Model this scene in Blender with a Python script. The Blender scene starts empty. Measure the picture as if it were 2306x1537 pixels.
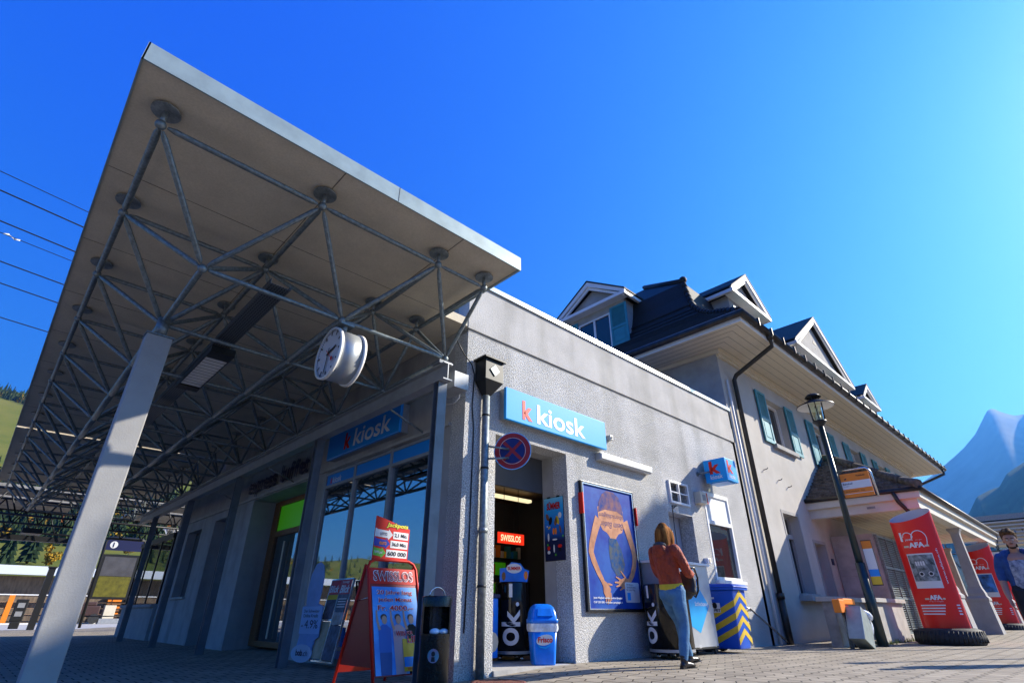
import bpy, bmesh, math, random
from math import sin, cos, pi, radians, sqrt, atan2, floor
from mathutils import Vector, Matrix, noise
random.seed(7)
C = bpy.data.collections.new('scene'); bpy.context.scene.collection.children.link(C)
scn = bpy.context.scene

# ---------------------------------------------------------------- camera
cam = bpy.data.cameras.new('camera'); camo = bpy.data.objects.new('camera', cam)
scn.collection.objects.link(camo); scn.camera = camo
camo.location = (0, 0, 0.6)
camo.rotation_euler = (radians(90 + 27.553), 0, radians(-43.579))
cam.sensor_width = 36; cam.lens = 36 * 1174.4 / 2306
cam.clip_start = 0.05; cam.clip_end = 20000
# ---------------------------------------------------------------- sky and sun
SUN = Vector((1.85, -1.0, 1.2)).normalized()
EL = math.asin(SUN.z); AZ = atan2(SUN.x, SUN.y)
W = bpy.data.worlds.new('World'); scn.world = W; W.use_nodes = True
nt = W.node_tree; bg = nt.nodes['Background']
sky = nt.nodes.new('ShaderNodeTexSky'); sky.sky_type = 'NISHITA'; sky.sun_disc = False
sky.sun_elevation = EL; sky.sun_rotation = AZ
sky.air_density = 1.6; sky.dust_density = 2.0; sky.ozone_density = 1.0; sky.altitude = 800
EXPO = 1.35; HAZE = 1.15e-4
sp_ = nt.nodes.new('ShaderNodeSeparateColor'); cb_ = nt.nodes.new('ShaderNodeCombineColor'); nt.links.new(sky.outputs[0], sp_.inputs[0])
for i_, (g_, s_) in enumerate(((1.9, 0.52), (1.1, 0.90), (0.06, 0.97))):   # the deep, saturated blue rendition of the clear sky
    a_ = nt.nodes.new('ShaderNodeMath'); a_.operation = 'MULTIPLY'; a_.inputs[1].default_value = 0.1
    b_ = nt.nodes.new('ShaderNodeMath'); b_.operation = 'POWER'; b_.inputs[1].default_value = g_
    c_ = nt.nodes.new('ShaderNodeMath'); c_.operation = 'MULTIPLY'; c_.inputs[1].default_value = s_ / (0.1 * 2 ** EXPO)
    nt.links.new(sp_.outputs[i_], a_.inputs[0]); nt.links.new(a_.outputs[0], b_.inputs[0]); nt.links.new(b_.outputs[0], c_.inputs[0]); nt.links.new(c_.outputs[0], cb_.inputs[i_])
nt.links.new(cb_.outputs[0], bg.inputs['Color'])
bg.inputs['Strength'].default_value = 0.10
sl = bpy.data.lights.new('sun', 'SUN'); so = bpy.data.objects.new('sun', sl); scn.collection.objects.link(so)
sl.energy = 5.0; sl.angle = radians(0.55); sl.color = (1.0, 0.92, 0.79)
so.rotation_euler = SUN.to_track_quat('Z', 'Y').to_euler(); so.location = (40, -20, 30)
scn.view_settings.view_transform = 'Standard'; scn.view_settings.look = 'None'
scn.view_settings.exposure = EXPO; scn.view_settings.gamma = 1.0
scn.render.resolution_x = 1024; scn.render.resolution_y = 682
scn.cycles.max_bounces = 8; scn.cycles.use_denoising = True

# ---------------------------------------------------------------- helpers
MATS = {}
def mat(name, col, rough=0.7, metal=0.0, noise_amt=0.0, nscale=8.0, bump=0.0, bscale=60.0, spec=0.5, emit=None, estr=0.0, col2=None, detail=4.0, stretch=None, bumpdist=0.01, speck=0.0, streak=0.0):
    if name in MATS: return MATS[name]
    m = bpy.data.materials.new(name); m.use_nodes = True; n = m.node_tree.nodes; l = m.node_tree.links
    p = n['Principled BSDF']; MATS[name] = m
    p.inputs['Base Color'].default_value = (*col, 1); p.inputs['Roughness'].default_value = rough
    p.inputs['Metallic'].default_value = metal; p.inputs['Specular IOR Level'].default_value = spec
    tc = n.new('ShaderNodeTexCoord'); src = tc.outputs['Object']
    if stretch:
        mp = n.new('ShaderNodeMapping'); mp.inputs['Scale'].default_value = stretch; l.new(src, mp.inputs[0]); src = mp.outputs[0]
    if noise_amt > 0 or col2:
        t = n.new('ShaderNodeTexNoise'); t.inputs['Scale'].default_value = nscale; t.inputs['Detail'].default_value = detail
        t.inputs['Roughness'].default_value = 0.6
        l.new(src, t.inputs['Vector'])
        r = n.new('ShaderNodeValToRGB'); e = r.color_ramp.elements; e[0].position = 0.35; e[1].position = 0.65
        c2 = col2 if col2 else tuple(min(1, c * (1 + noise_amt)) for c in col)
        c1 = col if col2 else tuple(c * (1 - noise_amt) for c in col)
        e[0].color = (*c1, 1); e[1].color = (*c2, 1)
        l.new(t.outputs['Fac'], r.inputs[0]); l.new(r.outputs[0], p.inputs['Base Color'])
    for am, sc_, st_ in ((speck, 60, (1,1,1)), (streak, 1.6, (1,1,.12))):   # fine grain of the render, and rain streaks running down
        if am <= 0: continue
        mp2 = n.new('ShaderNodeMapping'); mp2.inputs['Scale'].default_value = st_; l.new(tc.outputs['Object'], mp2.inputs[0])
        t3 = n.new('ShaderNodeTexNoise'); t3.inputs['Scale'].default_value = sc_; t3.inputs['Detail'].default_value = 5; l.new(mp2.outputs[0], t3.inputs['Vector'])
        r3 = n.new('ShaderNodeValToRGB'); r3.color_ramp.elements[0].position = .38; r3.color_ramp.elements[1].position = .62 if am is speck else .52
        v_ = 1-am; r3.color_ramp.elements[0].color = (v_, v_, v_*.98, 1); l.new(t3.outputs['Fac'], r3.inputs[0])
        mx = n.new('ShaderNodeMixRGB'); mx.blend_type = 'MULTIPLY'; mx.inputs[0].default_value = 1
        src_l = p.inputs['Base Color'].links
        if src_l: l.new(src_l[0].from_socket, mx.inputs[1])
        else: mx.inputs[1].default_value = (*col, 1)
        l.new(r3.outputs[0], mx.inputs[2]); l.new(mx.outputs[0], p.inputs['Base Color'])
    if bump > 0:
        b = n.new('ShaderNodeBump'); b.inputs['Strength'].default_value = bump; b.inputs['Distance'].default_value = bumpdist
        t2 = n.new('ShaderNodeTexNoise'); t2.inputs['Scale'].default_value = bscale; t2.inputs['Detail'].default_value = 3
        l.new(src, t2.inputs['Vector']); l.new(t2.outputs['Fac'], b.inputs['Height']); l.new(b.outputs[0], p.inputs['Normal'])
    if emit:
        p.inputs['Emission Color'].default_value = (*emit, 1); p.inputs['Emission Strength'].default_value = estr
    return m

class MB:
    def __init__(s): s.v = []; s.f = []; s.mi = []; s.cur = 0; s.sm = []; s.smooth = False
    def m(s, i): s.cur = i; return s
    def face(s, idx): s.f.append(idx); s.mi.append(s.cur); s.sm.append(s.smooth)
    def poly(s, pts):
        b = len(s.v); s.v += [Vector(p) for p in pts]; s.face(list(range(b, b + len(pts)))); return s
    def box(s, x0, x1, y0, y1, z0, z1, T=None, skip=()):
        b = len(s.v)
        P = [Vector(p) for p in ((x0,y0,z0),(x1,y0,z0),(x1,y1,z0),(x0,y1,z0),(x0,y0,z1),(x1,y0,z1),(x1,y1,z1),(x0,y1,z1))]
        if T: P = [T @ p for p in P]
        s.v += P
        for k, q in enumerate(((0,3,2,1),(4,5,6,7),(0,1,5,4),(1,2,6,5),(2,3,7,6),(3,0,4,7))):
            if k not in skip: s.face([b + i for i in q])
        return s
    def ring(s, c, ax, r, n, ry=None, up=None):
        ax = Vector(ax).normalized(); u = up if up else (Vector((0,0,1)) if abs(ax.z) < .9 else Vector((1,0,0)))
        a = ax.cross(Vector(u)).normalized(); bb = a.cross(ax).normalized(); ry = r if ry is None else ry
        return [Vector(c) + a * r * cos(2*pi*i/n) + bb * ry * sin(2*pi*i/n) for i in range(n)]
    def loft(s, rings, cap=True, close=True):
        n = len(rings[0]); base = len(s.v)
        for r in rings: s.v += [Vector(p) for p in r]
        for k in range(len(rings) - 1):
            for i in range(n if close else n - 1):
                j = (i + 1) % n
                s.face([base + k*n + i, base + k*n + j, base + (k+1)*n + j, base + (k+1)*n + i])
        if cap:
            sm = s.smooth; s.smooth = False
            s.face([base + i for i in range(n)][::-1]); s.face([base + (len(rings)-1)*n + i for i in range(n)]); s.smooth = sm
        return s
    def cyl(s, p0, p1, r0, r1=None, n=12, cap=True):
        p0 = Vector(p0); p1 = Vector(p1); r1 = r0 if r1 is None else r1; d = p1 - p0
        sm = s.smooth; s.smooth = True
        s.loft([s.ring(p0, d, r0, n), s.ring(p1, d, r1, n)], cap); s.smooth = sm; return s
    def tube(s, pts, r, n=8, cap=True):
        pts = [Vector(p) for p in pts]; R = []; up = None
        for i, p in enumerate(pts):
            d = (pts[min(i+1, len(pts)-1)] - pts[max(i-1, 0)]).normalized()
            if up is None: up = Vector((0,0,1)) if abs(d.z) < .9 else Vector((1,0,0))
            a = d.cross(up).normalized(); up = a.cross(d).normalized()
            rr = r[i] if isinstance(r, (list, tuple)) else r
            R.append([p + a*rr*cos(2*pi*k/n) + up*rr*sin(2*pi*k/n) for k in range(n)])
        sm = s.smooth; s.smooth = True; s.loft(R, cap); s.smooth = sm; return s
    def sph(s, c, r, n=12, m_=8, T=None, sq=(1,1,1)):
        c = Vector(c); R = []
        for j in range(1, m_):
            t = pi * j / m_
            R.append([c + Vector((sq[0]*r*sin(t)*cos(2*pi*i/n), sq[1]*r*sin(t)*sin(2*pi*i/n), sq[2]*r*cos(t))) for i in range(n)])
        b = len(s.v); sm = s.smooth; s.smooth = True
        s.loft(R, cap=False)
        t = len(s.v); s.v += [c + Vector((0,0,r*sq[2])), c - Vector((0,0,r*sq[2]))]
        for i in range(n):
            j = (i+1) % n; s.face([t, b+j, b+i]); k = b + (m_-2)*n; s.face([t+1, k+i, k+j])
        if T:
            for q in range(b, len(s.v)): s.v[q] = T @ s.v[q]
        s.smooth = sm; return s
    def lathe(s, prof, c=(0,0,0), n=24, T=None, cap=False):
        R = [[Vector(c) + Vector((r*cos(2*pi*i/n), r*sin(2*pi*i/n), z)) for i in range(n)] for r, z in prof]
        b = len(s.v); sm = s.smooth; s.smooth = True; s.loft(R, cap=cap); s.smooth = sm
        if T:
            for q in range(b, len(s.v)): s.v[q] = T @ s.v[q]
        return s
    def prism(s, pts, O, U, V, N, t):
        """polygon pts (u,v) in frame O,U,V extruded by t along N (N outward)"""
        O = Vector(O); U = Vector(U); V = Vector(V); N = Vector(N)
        a = [O + U*u + V*v for u, v in pts]; bq = [p + N*t for p in a]; n = len(pts); b = len(s.v); s.v += a + bq
        s.face(list(range(b, b+n))[::-1]); s.face(list(range(b+n, b+2*n)))
        for i in range(n):
            j = (i+1) % n; s.face([b+i, b+j, b+n+j, b+n+i])
        return s
    def build(s, name, ms, parent=None, label=None, bevel=0.0, kind=None, uv=False):
        me = bpy.data.meshes.new(name); inv = None
        vs = s.v
        if parent is not None:
            inv = (PM.get(parent.name) or Matrix.Translation(Vector(parent.location))).inverted(); vs = [inv @ v for v in s.v]
        me.from_pydata([tuple(v) for v in vs], [], s.f); me.update()
        if not isinstance(ms, (list, tuple)): ms = [ms]
        for q in ms: me.materials.append(q)
        for p, i, sm in zip(me.polygons, s.mi, s.sm): p.material_index = i; p.use_smooth = sm
        bm = bmesh.new(); bm.from_mesh(me); bmesh.ops.recalc_face_normals(bm, faces=bm.faces)
        if bevel > 0:
            ed = [e for e in bm.edges if len(e.link_faces) == 2 and e.calc_face_angle(0) > 0.6]
            if ed: bmesh.ops.bevel(bm, geom=ed, offset=bevel, segments=2, affect='EDGES', profile=0.6)
        bm.to_mesh(me); bm.free()
        o = bpy.data.objects.new(name, me); C.objects.link(o)
        if parent is not None: o.parent = parent; PM[o.name] = PM.get(parent.name) or Matrix.Translation(Vector(parent.location))
        if label: o['label'] = label
        if kind: o['kind'] = kind
        return o
PM = {}
def thing(name, label, cat, loc=(0,0,0), rz=0.0, group=None):
    o = bpy.data.objects.new(name, None); C.objects.link(o); o.location = loc; o.rotation_euler = (0, 0, rz)
    o.empty_display_size = 0.2; o['label'] = label; o['category'] = cat
    if group: o['group'] = group
    PM[o.name] = Matrix.Translation(Vector(loc)) @ Matrix.Rotation(rz, 4, 'Z'); return o
def tag(o, label, cat, group=None, kind=None):
    o['label'] = label; o['category'] = cat
    if group: o['group'] = group
    if kind: o['kind'] = kind
    return o
def copy_tree(o, loc=None, rz=None, label=None, parent=None):
    c = o.copy(); C.objects.link(c)
    if parent: c.parent = parent
    if loc is not None: c.location = loc
    if rz is not None: c.rotation_euler = (0, 0, rz)
    if label: c['label'] = label
    for ch in list(o.children): copy_tree(ch, parent=c)
    return c
def struct(o): o['kind'] = 'structure'; return o
def text(body, m, parent, O, U, V, w=None, h=None, t=0.002, name='lettering', bold=0.0, shear=0.0, align='L', label=None, spacing=1.0):
    """flat raised lettering: frame origin O, U right, V up; fitted to height h (of its bounding box) or width w"""
    cu = bpy.data.curves.new('txt', 'FONT'); cu.body = body; cu.size = 1; cu.offset = bold; cu.shear = shear; cu.extrude = 0; cu.resolution_u = 4
    cu.space_character = spacing
    ob = bpy.data.objects.new('txt', cu); scn.collection.objects.link(ob)
    dg = bpy.context.evaluated_depsgraph_get(); me0 = ob.evaluated_get(dg).to_mesh()
    vs = [v.co.copy() for v in me0.vertices]; fs = [list(p.vertices) for p in me0.polygons]; ob.evaluated_get(dg).to_mesh_clear()
    bpy.data.objects.remove(ob); bpy.data.curves.remove(cu)
    if not vs: return None
    x0 = min(v.x for v in vs); x1 = max(v.x for v in vs); y0 = min(v.y for v in vs); y1 = max(v.y for v in vs)
    sx = w/(x1-x0) if w else None; sy = h/(y1-y0) if h else None
    if sx is None: sx = sy
    if sy is None: sy = sx
    off = {'L': 0, 'C': -(x1-x0)*sx/2, 'R': -(x1-x0)*sx}[align]
    O = Vector(O); U = Vector(U).normalized(); V = Vector(V).normalized(); N = U.cross(V)
    mb = MB(); mb.v = [O + U*((v.x-x0)*sx+off) + V*((v.y-y0)*sy) + N*t for v in vs]
    for f in fs: mb.face(f)
    me = bpy.data.meshes.new(name); inv = PM.get(parent.name, Matrix.Translation(Vector(parent.location))).inverted()
    me.from_pydata([tuple(inv @ v) for v in mb.v], [], mb.f); me.materials.append(m)
    o = bpy.data.objects.new(name, me); C.objects.link(o); o.parent = parent; PM[o.name] = PM.get(parent.name, Matrix.Translation(Vector(parent.location)))
    if label: o['label'] = label
    return o
X, Y, Z = Vector((1,0,0)), Vector((0,1,0)), Vector((0,0,1))
def wall_grid(mb, O, U, V, N, u0, u1, v0, v1, holes, t, reveal=None):
    """wall slab: front face in plane O,U,V (N outward), thickness t behind; rectangular holes (u0,u1,v0,v1)"""
    O = Vector(O); us = sorted({u0, u1} | {h[0] for h in holes} | {h[1] for h in holes}); vs = sorted({v0, v1} | {h[2] for h in holes} | {h[3] for h in holes})
    us = [u for u in us if u0 <= u <= u1]; vs = [v for v in vs if v0 <= v <= v1]
    P = lambda u, v, d: O + U*u + V*v - N*d
    for a, b in zip(us, us[1:]):
        for c, d in zip(vs, vs[1:]):
            if any(h[0] <= a and b <= h[1] and h[2] <= c and d <= h[3] for h in holes): continue
            mb.poly([P(a,c,0), P(b,c,0), P(b,d,0), P(a,d,0)]); mb.poly([P(a,c,t), P(a,d,t), P(b,d,t), P(b,c,t)])
    for (a, b, c, d) in list(holes) + [(u0, u1, v0, v1)]:
        if c > v0 or (a, b) == (u0, u1): mb.poly([P(a,c,0), P(b,c,0), P(b,c,t), P(a,c,t)])
        if d < v1 or (a, b) == (u0, u1): mb.poly([P(a,d,0), P(a,d,t), P(b,d,t), P(b,d,0)])
        mb.poly([P(a,c,0), P(a,c,t), P(a,d,t), P(a,d,0)]); mb.poly([P(b,c,0), P(b,d,0), P(b,d,t), P(b,c,t)])
    return mb

# ---------------------------------------------------------------- materials
def glass(name, tint=(0.02,0.03,0.04), mixf=0.35, rough=0.02, trans=(0.8,0.85,0.9)):
    if name in MATS: return MATS[name]
    m = bpy.data.materials.new(name); m.use_nodes = True; n = m.node_tree.nodes; l = m.node_tree.links; n.clear()
    o = n.new('ShaderNodeOutputMaterial'); g = n.new('ShaderNodeBsdfGlossy'); g.inputs['Roughness'].default_value = rough
    g.inputs['Color'].default_value = (0.9,0.95,1,1)
    t = n.new('ShaderNodeBsdfTransparent'); t.inputs['Color'].default_value = (*trans, 1)
    fr = n.new('ShaderNodeLayerWeight'); fr.inputs['Blend'].default_value = mixf
    mx = n.new('ShaderNodeMixShader'); l.new(fr.outputs['Fresnel'], mx.inputs[0]); l.new(t.outputs[0], mx.inputs[1]); l.new(g.outputs[0], mx.inputs[2])
    l.new(mx.outputs[0], o.inputs['Surface']); MATS[name] = m; return m
def bands(name, axis, stops, rough=0.5, scale=1.0):
    pass
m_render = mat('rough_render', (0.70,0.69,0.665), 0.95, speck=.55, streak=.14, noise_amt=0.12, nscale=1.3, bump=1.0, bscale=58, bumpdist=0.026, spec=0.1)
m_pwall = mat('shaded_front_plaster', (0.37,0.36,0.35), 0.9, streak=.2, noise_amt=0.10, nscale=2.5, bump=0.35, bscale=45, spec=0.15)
m_plaster = mat('smooth_plaster', (0.36,0.35,0.335), 0.9, noise_amt=0.10, nscale=2.5, bump=0.35, bscale=45, spec=0.15)
m_band = mat('parapet_plaster', (0.52,0.505,0.48), 0.9, speck=.18, streak=.16, noise_amt=0.09, nscale=1.8, bump=0.5, bscale=38, bumpdist=.012, spec=0.1)
m_white = mat('white_paint', (0.78,0.77,0.74), 0.5, noise_amt=0.04, nscale=3)
m_cream = mat('cream_soffit', (0.64,0.56,0.41), 0.6, noise_amt=0.05, nscale=2)
m_conc = mat('concrete', (0.40,0.385,0.355), 0.85, noise_amt=0.14, nscale=3, bump=0.3, bscale=30, spec=0.2)
m_dconc = mat('stained_concrete', (0.30,0.29,0.27), 0.85, noise_amt=0.2, nscale=4, bump=0.3, bscale=30, spec=0.2)
m_galv = mat('galvanised_steel', (0.20,0.235,0.24), 0.45, metal=0.55, noise_amt=0.28, nscale=26, detail=6)
m_galvd = mat('dark_galvanised_steel', (0.26,0.29,0.29), 0.5, metal=0.6, noise_amt=0.25, nscale=20)
m_steelp = mat('painted_grey_steel', (0.33,0.34,0.35), 0.45, metal=0.3, noise_amt=0.1, nscale=6)
m_ceil = mat('canopy_board', (0.64,0.56,0.43), 0.8, speck=.10, noise_amt=0.07, nscale=2.2, bump=0.1, bscale=20, spec=0.2)
m_post = mat('post_concrete_paint', (0.33,0.325,0.31), 0.75, noise_amt=0.06, nscale=4, bump=0.15, bscale=60)
m_dark = mat('dark_metal', (0.02,0.021,0.022), 0.45, metal=0.3)
m_black = mat('black_plastic', (0.008,0.008,0.009), 0.35)
m_blackg = mat('black_gloss', (0.006,0.006,0.007), 0.12)
m_tile = mat('slate_tiles', (0.011,0.011,0.012), 0.7, noise_amt=0.5, nscale=14, bump=0.8, bscale=22, stretch=(1,1,3))
m_brtile = mat('brown_tiles', (0.10,0.085,0.07), 0.8, noise_amt=0.5, nscale=10, bump=0.6, bscale=25)
m_copper = mat('dark_copper_gutter', (0.045,0.04,0.035), 0.4, metal=0.5, noise_amt=0.3, nscale=5)
m_teal = mat('teal_shutter', (0.04,0.25,0.30), 0.5, noise_amt=0.08, nscale=5)
m_pane = mat('window_pane', (0.012,0.016,0.02), 0.03, spec=1.0)
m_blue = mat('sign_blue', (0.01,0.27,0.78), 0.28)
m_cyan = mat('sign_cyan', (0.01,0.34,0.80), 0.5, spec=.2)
m_red = mat('sign_red', (0.66,0.02,0.01), 0.45, spec=.25)
m_dred = mat('dark_red', (0.30,0.008,0.008), 0.35)
m_swhite = mat('lettering_white', (0.75,0.76,0.78), 0.4)
m_wood = mat('brown_wood', (0.20,0.085,0.03), 0.5, noise_amt=0.25, nscale=6, stretch=(1,1,8))
m_lime = mat('lime_panel', (0.04,0.24,0.006), 0.4, emit=(0.08,0.5,0.01), estr=0.07)
m_yellow = mat('yellow', (0.75,0.50,0.03), 0.5)
m_orange = mat('orange', (0.80,0.22,0.01), 0.45)
m_binblue = mat('bin_blue', (0.01,0.10,0.55), 0.35)
m_friscoblue = mat('bright_blue_plastic', (0.005,0.18,0.75), 0.3, noise_amt=0.15, nscale=4)
m_chrome = mat('brushed_steel', (0.6,0.6,0.6), 0.25, metal=1.0)
m_rubber = mat('rubber', (0.02,0.02,0.02), 0.75, noise_amt=0.3, nscale=8, bump=0.4, bscale=20)
m_bag = mat('clear_plastic_bag', (0.7,0.75,0.8), 0.15, noise_amt=0.2, nscale=10, bump=1.0, bscale=25)
m_paper = mat('paper', (0.72,0.72,0.70), 0.6)
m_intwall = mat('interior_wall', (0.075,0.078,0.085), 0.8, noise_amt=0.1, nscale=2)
m_lampon = mat('lit_tube', (0.9,0.85,0.6), 0.5, emit=(1,0.85,0.5), estr=.45)
m_navy = mat('navy', (0.006,0.010,0.06), 0.5)
m_skin = mat('skin', (0.55,0.30,0.19), 0.5, noise_amt=0.05, nscale=10)
# ================================================================ SETTING
def ground_z(x, y):
    t = min(1, max(0, (6.2 - x) / 1.9)); u = min(1, max(0, (x - 18) / 8)); return -0.075 * t * t * (3 - 2*t) + 0.14 * u * u * (3 - 2*u)
def paving_mat():
    m = bpy.data.materials.new('interlocking_pavers'); m.use_nodes = True; n = m.node_tree.nodes; l = m.node_tree.links
    p = n['Principled BSDF']; p.inputs['Roughness'].default_value = 0.85; p.inputs['Specular IOR Level'].default_value = 0.2
    tc = n.new('ShaderNodeTexCoord'); sp = n.new('ShaderNodeSeparateXYZ'); l.new(tc.outputs['Object'], sp.inputs[0])
    def mth(op, a, b=None, c=None):
        q = n.new('ShaderNodeMath'); q.operation = op
        for i, v in enumerate((a, b, c)):
            if v is None: continue
            if isinstance(v, (int, float)): q.inputs[i].default_value = v
            else: l.new(v, q.inputs[i])
        return q.outputs[0]
    pp = mth('PINGPONG', sp.outputs['X'], 0.115); yy = mth('ADD', sp.outputs['Y'], mth('MULTIPLY', pp, 0.55))
    cb = n.new('ShaderNodeCombineXYZ'); l.new(sp.outputs['X'], cb.inputs[0]); l.new(yy, cb.inputs[1])
    br = n.new('ShaderNodeTexBrick'); l.new(cb.outputs[0], br.inputs['Vector']); br.inputs['Scale'].default_value = 1.0
    br.inputs['Brick Width'].default_value = 0.23; br.inputs['Row Height'].default_value = 0.23; br.inputs['Mortar Size'].default_value = 0.009
    br.inputs['Mortar Smooth'].default_value = 0.3; br.inputs['Bias'].default_value = 0
    br.inputs['Color1'].default_value = (0.385, 0.335, 0.255, 1); br.inputs['Color2'].default_value = (0.30, 0.26, 0.20, 1); br.inputs['Mortar'].default_value = (0.035, 0.03, 0.026, 1)
    nz = n.new('ShaderNodeTexNoise'); nz.inputs['Scale'].default_value = 1.7; nz.inputs['Detail'].default_value = 6; l.new(tc.outputs['Object'], nz.inputs['Vector'])
    mx = n.new('ShaderNodeMixRGB'); mx.blend_type = 'MULTIPLY'; mx.inputs[0].default_value = 0.7; l.new(br.outputs['Color'], mx.inputs[1])
    rp = n.new('ShaderNodeValToRGB'); rp.color_ramp.elements[0].position = .3; rp.color_ramp.elements[0].color = (.6,.6,.6,1); rp.color_ramp.elements[1].position = .7
    l.new(nz.outputs['Fac'], rp.inputs[0]); l.new(rp.outputs[0], mx.inputs[2]); l.new(mx.outputs[0], p.inputs['Base Color'])
    b = n.new('ShaderNodeBump'); b.inputs['Distance'].default_value = 0.01; b.inputs['Strength'].default_value = 0.8; b.invert = True
    l.new(br.outputs['Fac'], b.inputs['Height']); l.new(b.outputs[0], p.inputs['Normal'])
    return m
m_pave = paving_mat()
m_gravel = mat('trackbed_gravel', (0.13,0.12,0.105), 0.95, noise_amt=0.4, nscale=3, bump=0.5, bscale=20)
m_grass = mat('meadow_grass', (0.085,0.115,0.02), 0.95, col2=(0.16,0.155,0.035), nscale=0.02, detail=8, spec=0.05)
mb = MB(); mb.poly([(-5800,-5800,-0.85),(5800,-5800,-0.85),(5800,5800,-0.85),(-5800,5800,-0.85)]); struct(mb.build('ground', m_gravel))
mb = MB(); xs = [-3.6,0,3.2,4.3,4.7,5.1,5.5,5.9,6.3,8,12,18,19.5,21,22.5,24,26,40,90]; ys = [-14,-4,0,2,4,5,6,10,20,36.3]
for i in range(len(xs)-1):
    for j in range(len(ys)-1):
        mb.poly([(a, b, ground_z(a,b)) for a, b in ((xs[i],ys[j]),(xs[i+1],ys[j]),(xs[i+1],ys[j+1]),(xs[i],ys[j+1]))])
for j in range(len(ys)-1): mb.poly([(-3.6,ys[j],-0.075),(-3.6,ys[j+1],-0.075),(-3.6,ys[j+1],-0.84),(-3.6,ys[j],-0.84)])
for i in range(len(xs)-1): mb.poly([(xs[i],36.3,ground_z(xs[i],0)),(xs[i+1],36.3,ground_z(xs[i+1],0)),(xs[i+1],36.3,-0.84),(xs[i],36.3,-0.84)])
struct(mb.build('pavement', m_pave))
# far yard and tracks behind the platform end
mb = MB(); mb.box(-80, 60, 40.5, 61.5, -0.84, -0.14); struct(mb.build('goods_yard', m_conc))
m_rail = mat('rail_steel', (0.12,0.08,0.06), 0.4, metal=0.7)
for xr in (-5.4, -9.2):
    r = thing('railway_track', 'railway track beside the platform, ' + ('nearest to the platform edge' if xr > -6 else 'second from the platform edge'), 'railway track', (xr, 10, -0.84), group='tracks beside the platform')
    for s in (-0.72, 0.72):
        mb = MB(); mb.box(xr+s-.035, xr+s+.035, -30, 39, -0.70, -0.58); mb.build('rail', m_rail, r)
    mb = MB()
    for k in range(110): mb.box(xr-1.25, xr+1.25, -30+k*.62, -30+k*.62+.24, -0.83, -0.70)
    mb.build('sleepers', m_dconc, r)

# -------- terrain: valley sides as height fields round the station
def tan_left(r, az):
    pts = [(70,-.012),(110,.012),(150,.035),(260,.082),(450,.16),(700,.262),(900,.297),(1300,.25),(2200,.12)]
    for (a, ta), (b, tb) in zip(pts, pts[1:]):
        if r <= b: return ta + (tb-ta)*max(0,(r-a))/(b-a)
    return .1
def hill_z(r, a):
    x = r*sin(a); y = r*cos(a)
    n_ = noise.noise(Vector((x*.004, y*.004, 3))) * .03 + noise.noise(Vector((x*.015, y*.015, 9))) * .008
    k = 1.0 - 0.35*max(0, min(1, (math.degrees(a) - 14)/40)) ; k *= 1 - .74*max(0, min(1, (-math.degrees(a) - 8)/14))
    return max(-2, r*(tan_left(r, a)*k + n_*min(1, r/400)))
def field(name, a0, a1, na, rs, zf, m):
    mb = MB(); mb.smooth = True; n = len(rs)
    for i in range(na+1):
        a = radians(a0 + (a1-a0)*i/na)
        for r in rs: mb.v.append(Vector((r*sin(a), r*cos(a), zf(r, a))))
    for i in range(na):
        for j in range(n-1): mb.face([i*n+j, (i+1)*n+j, (i+1)*n+j+1, i*n+j+1])
    return mb.build(name, m)
rs = [70,85,100,120,140,160,185,210,240,270,300,335,370,410,450,495,540,590,640,700,750,800,850,900,980,1100,1300,1700,2200]
struct(field('hillside', -115, 62, 110, rs, hill_z, m_grass))
m_mtn = mat('mountain_rock', (0.13,0.13,0.12), 0.95, noise_amt=0.3, nscale=0.004, spec=0.05)
m_mfor = mat('mountain_forest', (0.03,0.045,0.02), 0.95, noise_amt=0.3, nscale=0.02, spec=0.05)
def ridge(name, prof, r0, r1, m, rough, jag):
    # prof: azimuth -> tan of elevation of the crest at distance r1
    def zf(r, a):
        d = math.degrees(a); t = prof[-1][1]
        for (a_, ta), (b_, tb) in zip(prof, prof[1:]):
            if d <= b_: t = ta + (tb-ta)*max(0, (d-a_))/(b_-a_); break
        f = (r-r0)/(r1-r0); f = f if f <= 1 else max(0, 2.2-1.2*f)
        x = r*sin(a); y = r*cos(a)
        nn = noise.noise(Vector((x*rough, y*rough, 1))) * .5 + noise.noise(Vector((x*rough*3.1, y*rough*3.1, 5))) * .25
        return r1*t*(f**1.25) + r1*nn*jag*f*(1.0 if f < .93 else .12) + 0.6
    rr = [r0 + (r1-r0)*k/18 for k in range(0, 24)]
    return struct(field(name, prof[0][0], prof[-1][0], 330, rr, zf, m))
ridge('mountain', [(63,.02),(72,.10),(80,.16),(82.74,.187),(83.52,.197),(84.29,.206),(85.07,.216),(86.09,.232),(86.9,.250),(87.25,.258),(87.5,.2635),(87.9,.2635),(88.2,.257),(88.92,.248),(89.5,.248),(94,.29),(100,.33),(112,.25),(125,.12)], 1500, 4300, m_mtn, .0012, .018)
ridge('forested_ridge', [(72,.02),(80,.08),(82.57,.109),(83.72,.125),(84.59,.146),(85.51,.153),(86.2,.156),(86.95,.172),(87.62,.179),(88.4,.186),(92,.23),(100,.25),(120,.15)], 500, 1500, m_mfor, .004, .012)

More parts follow.
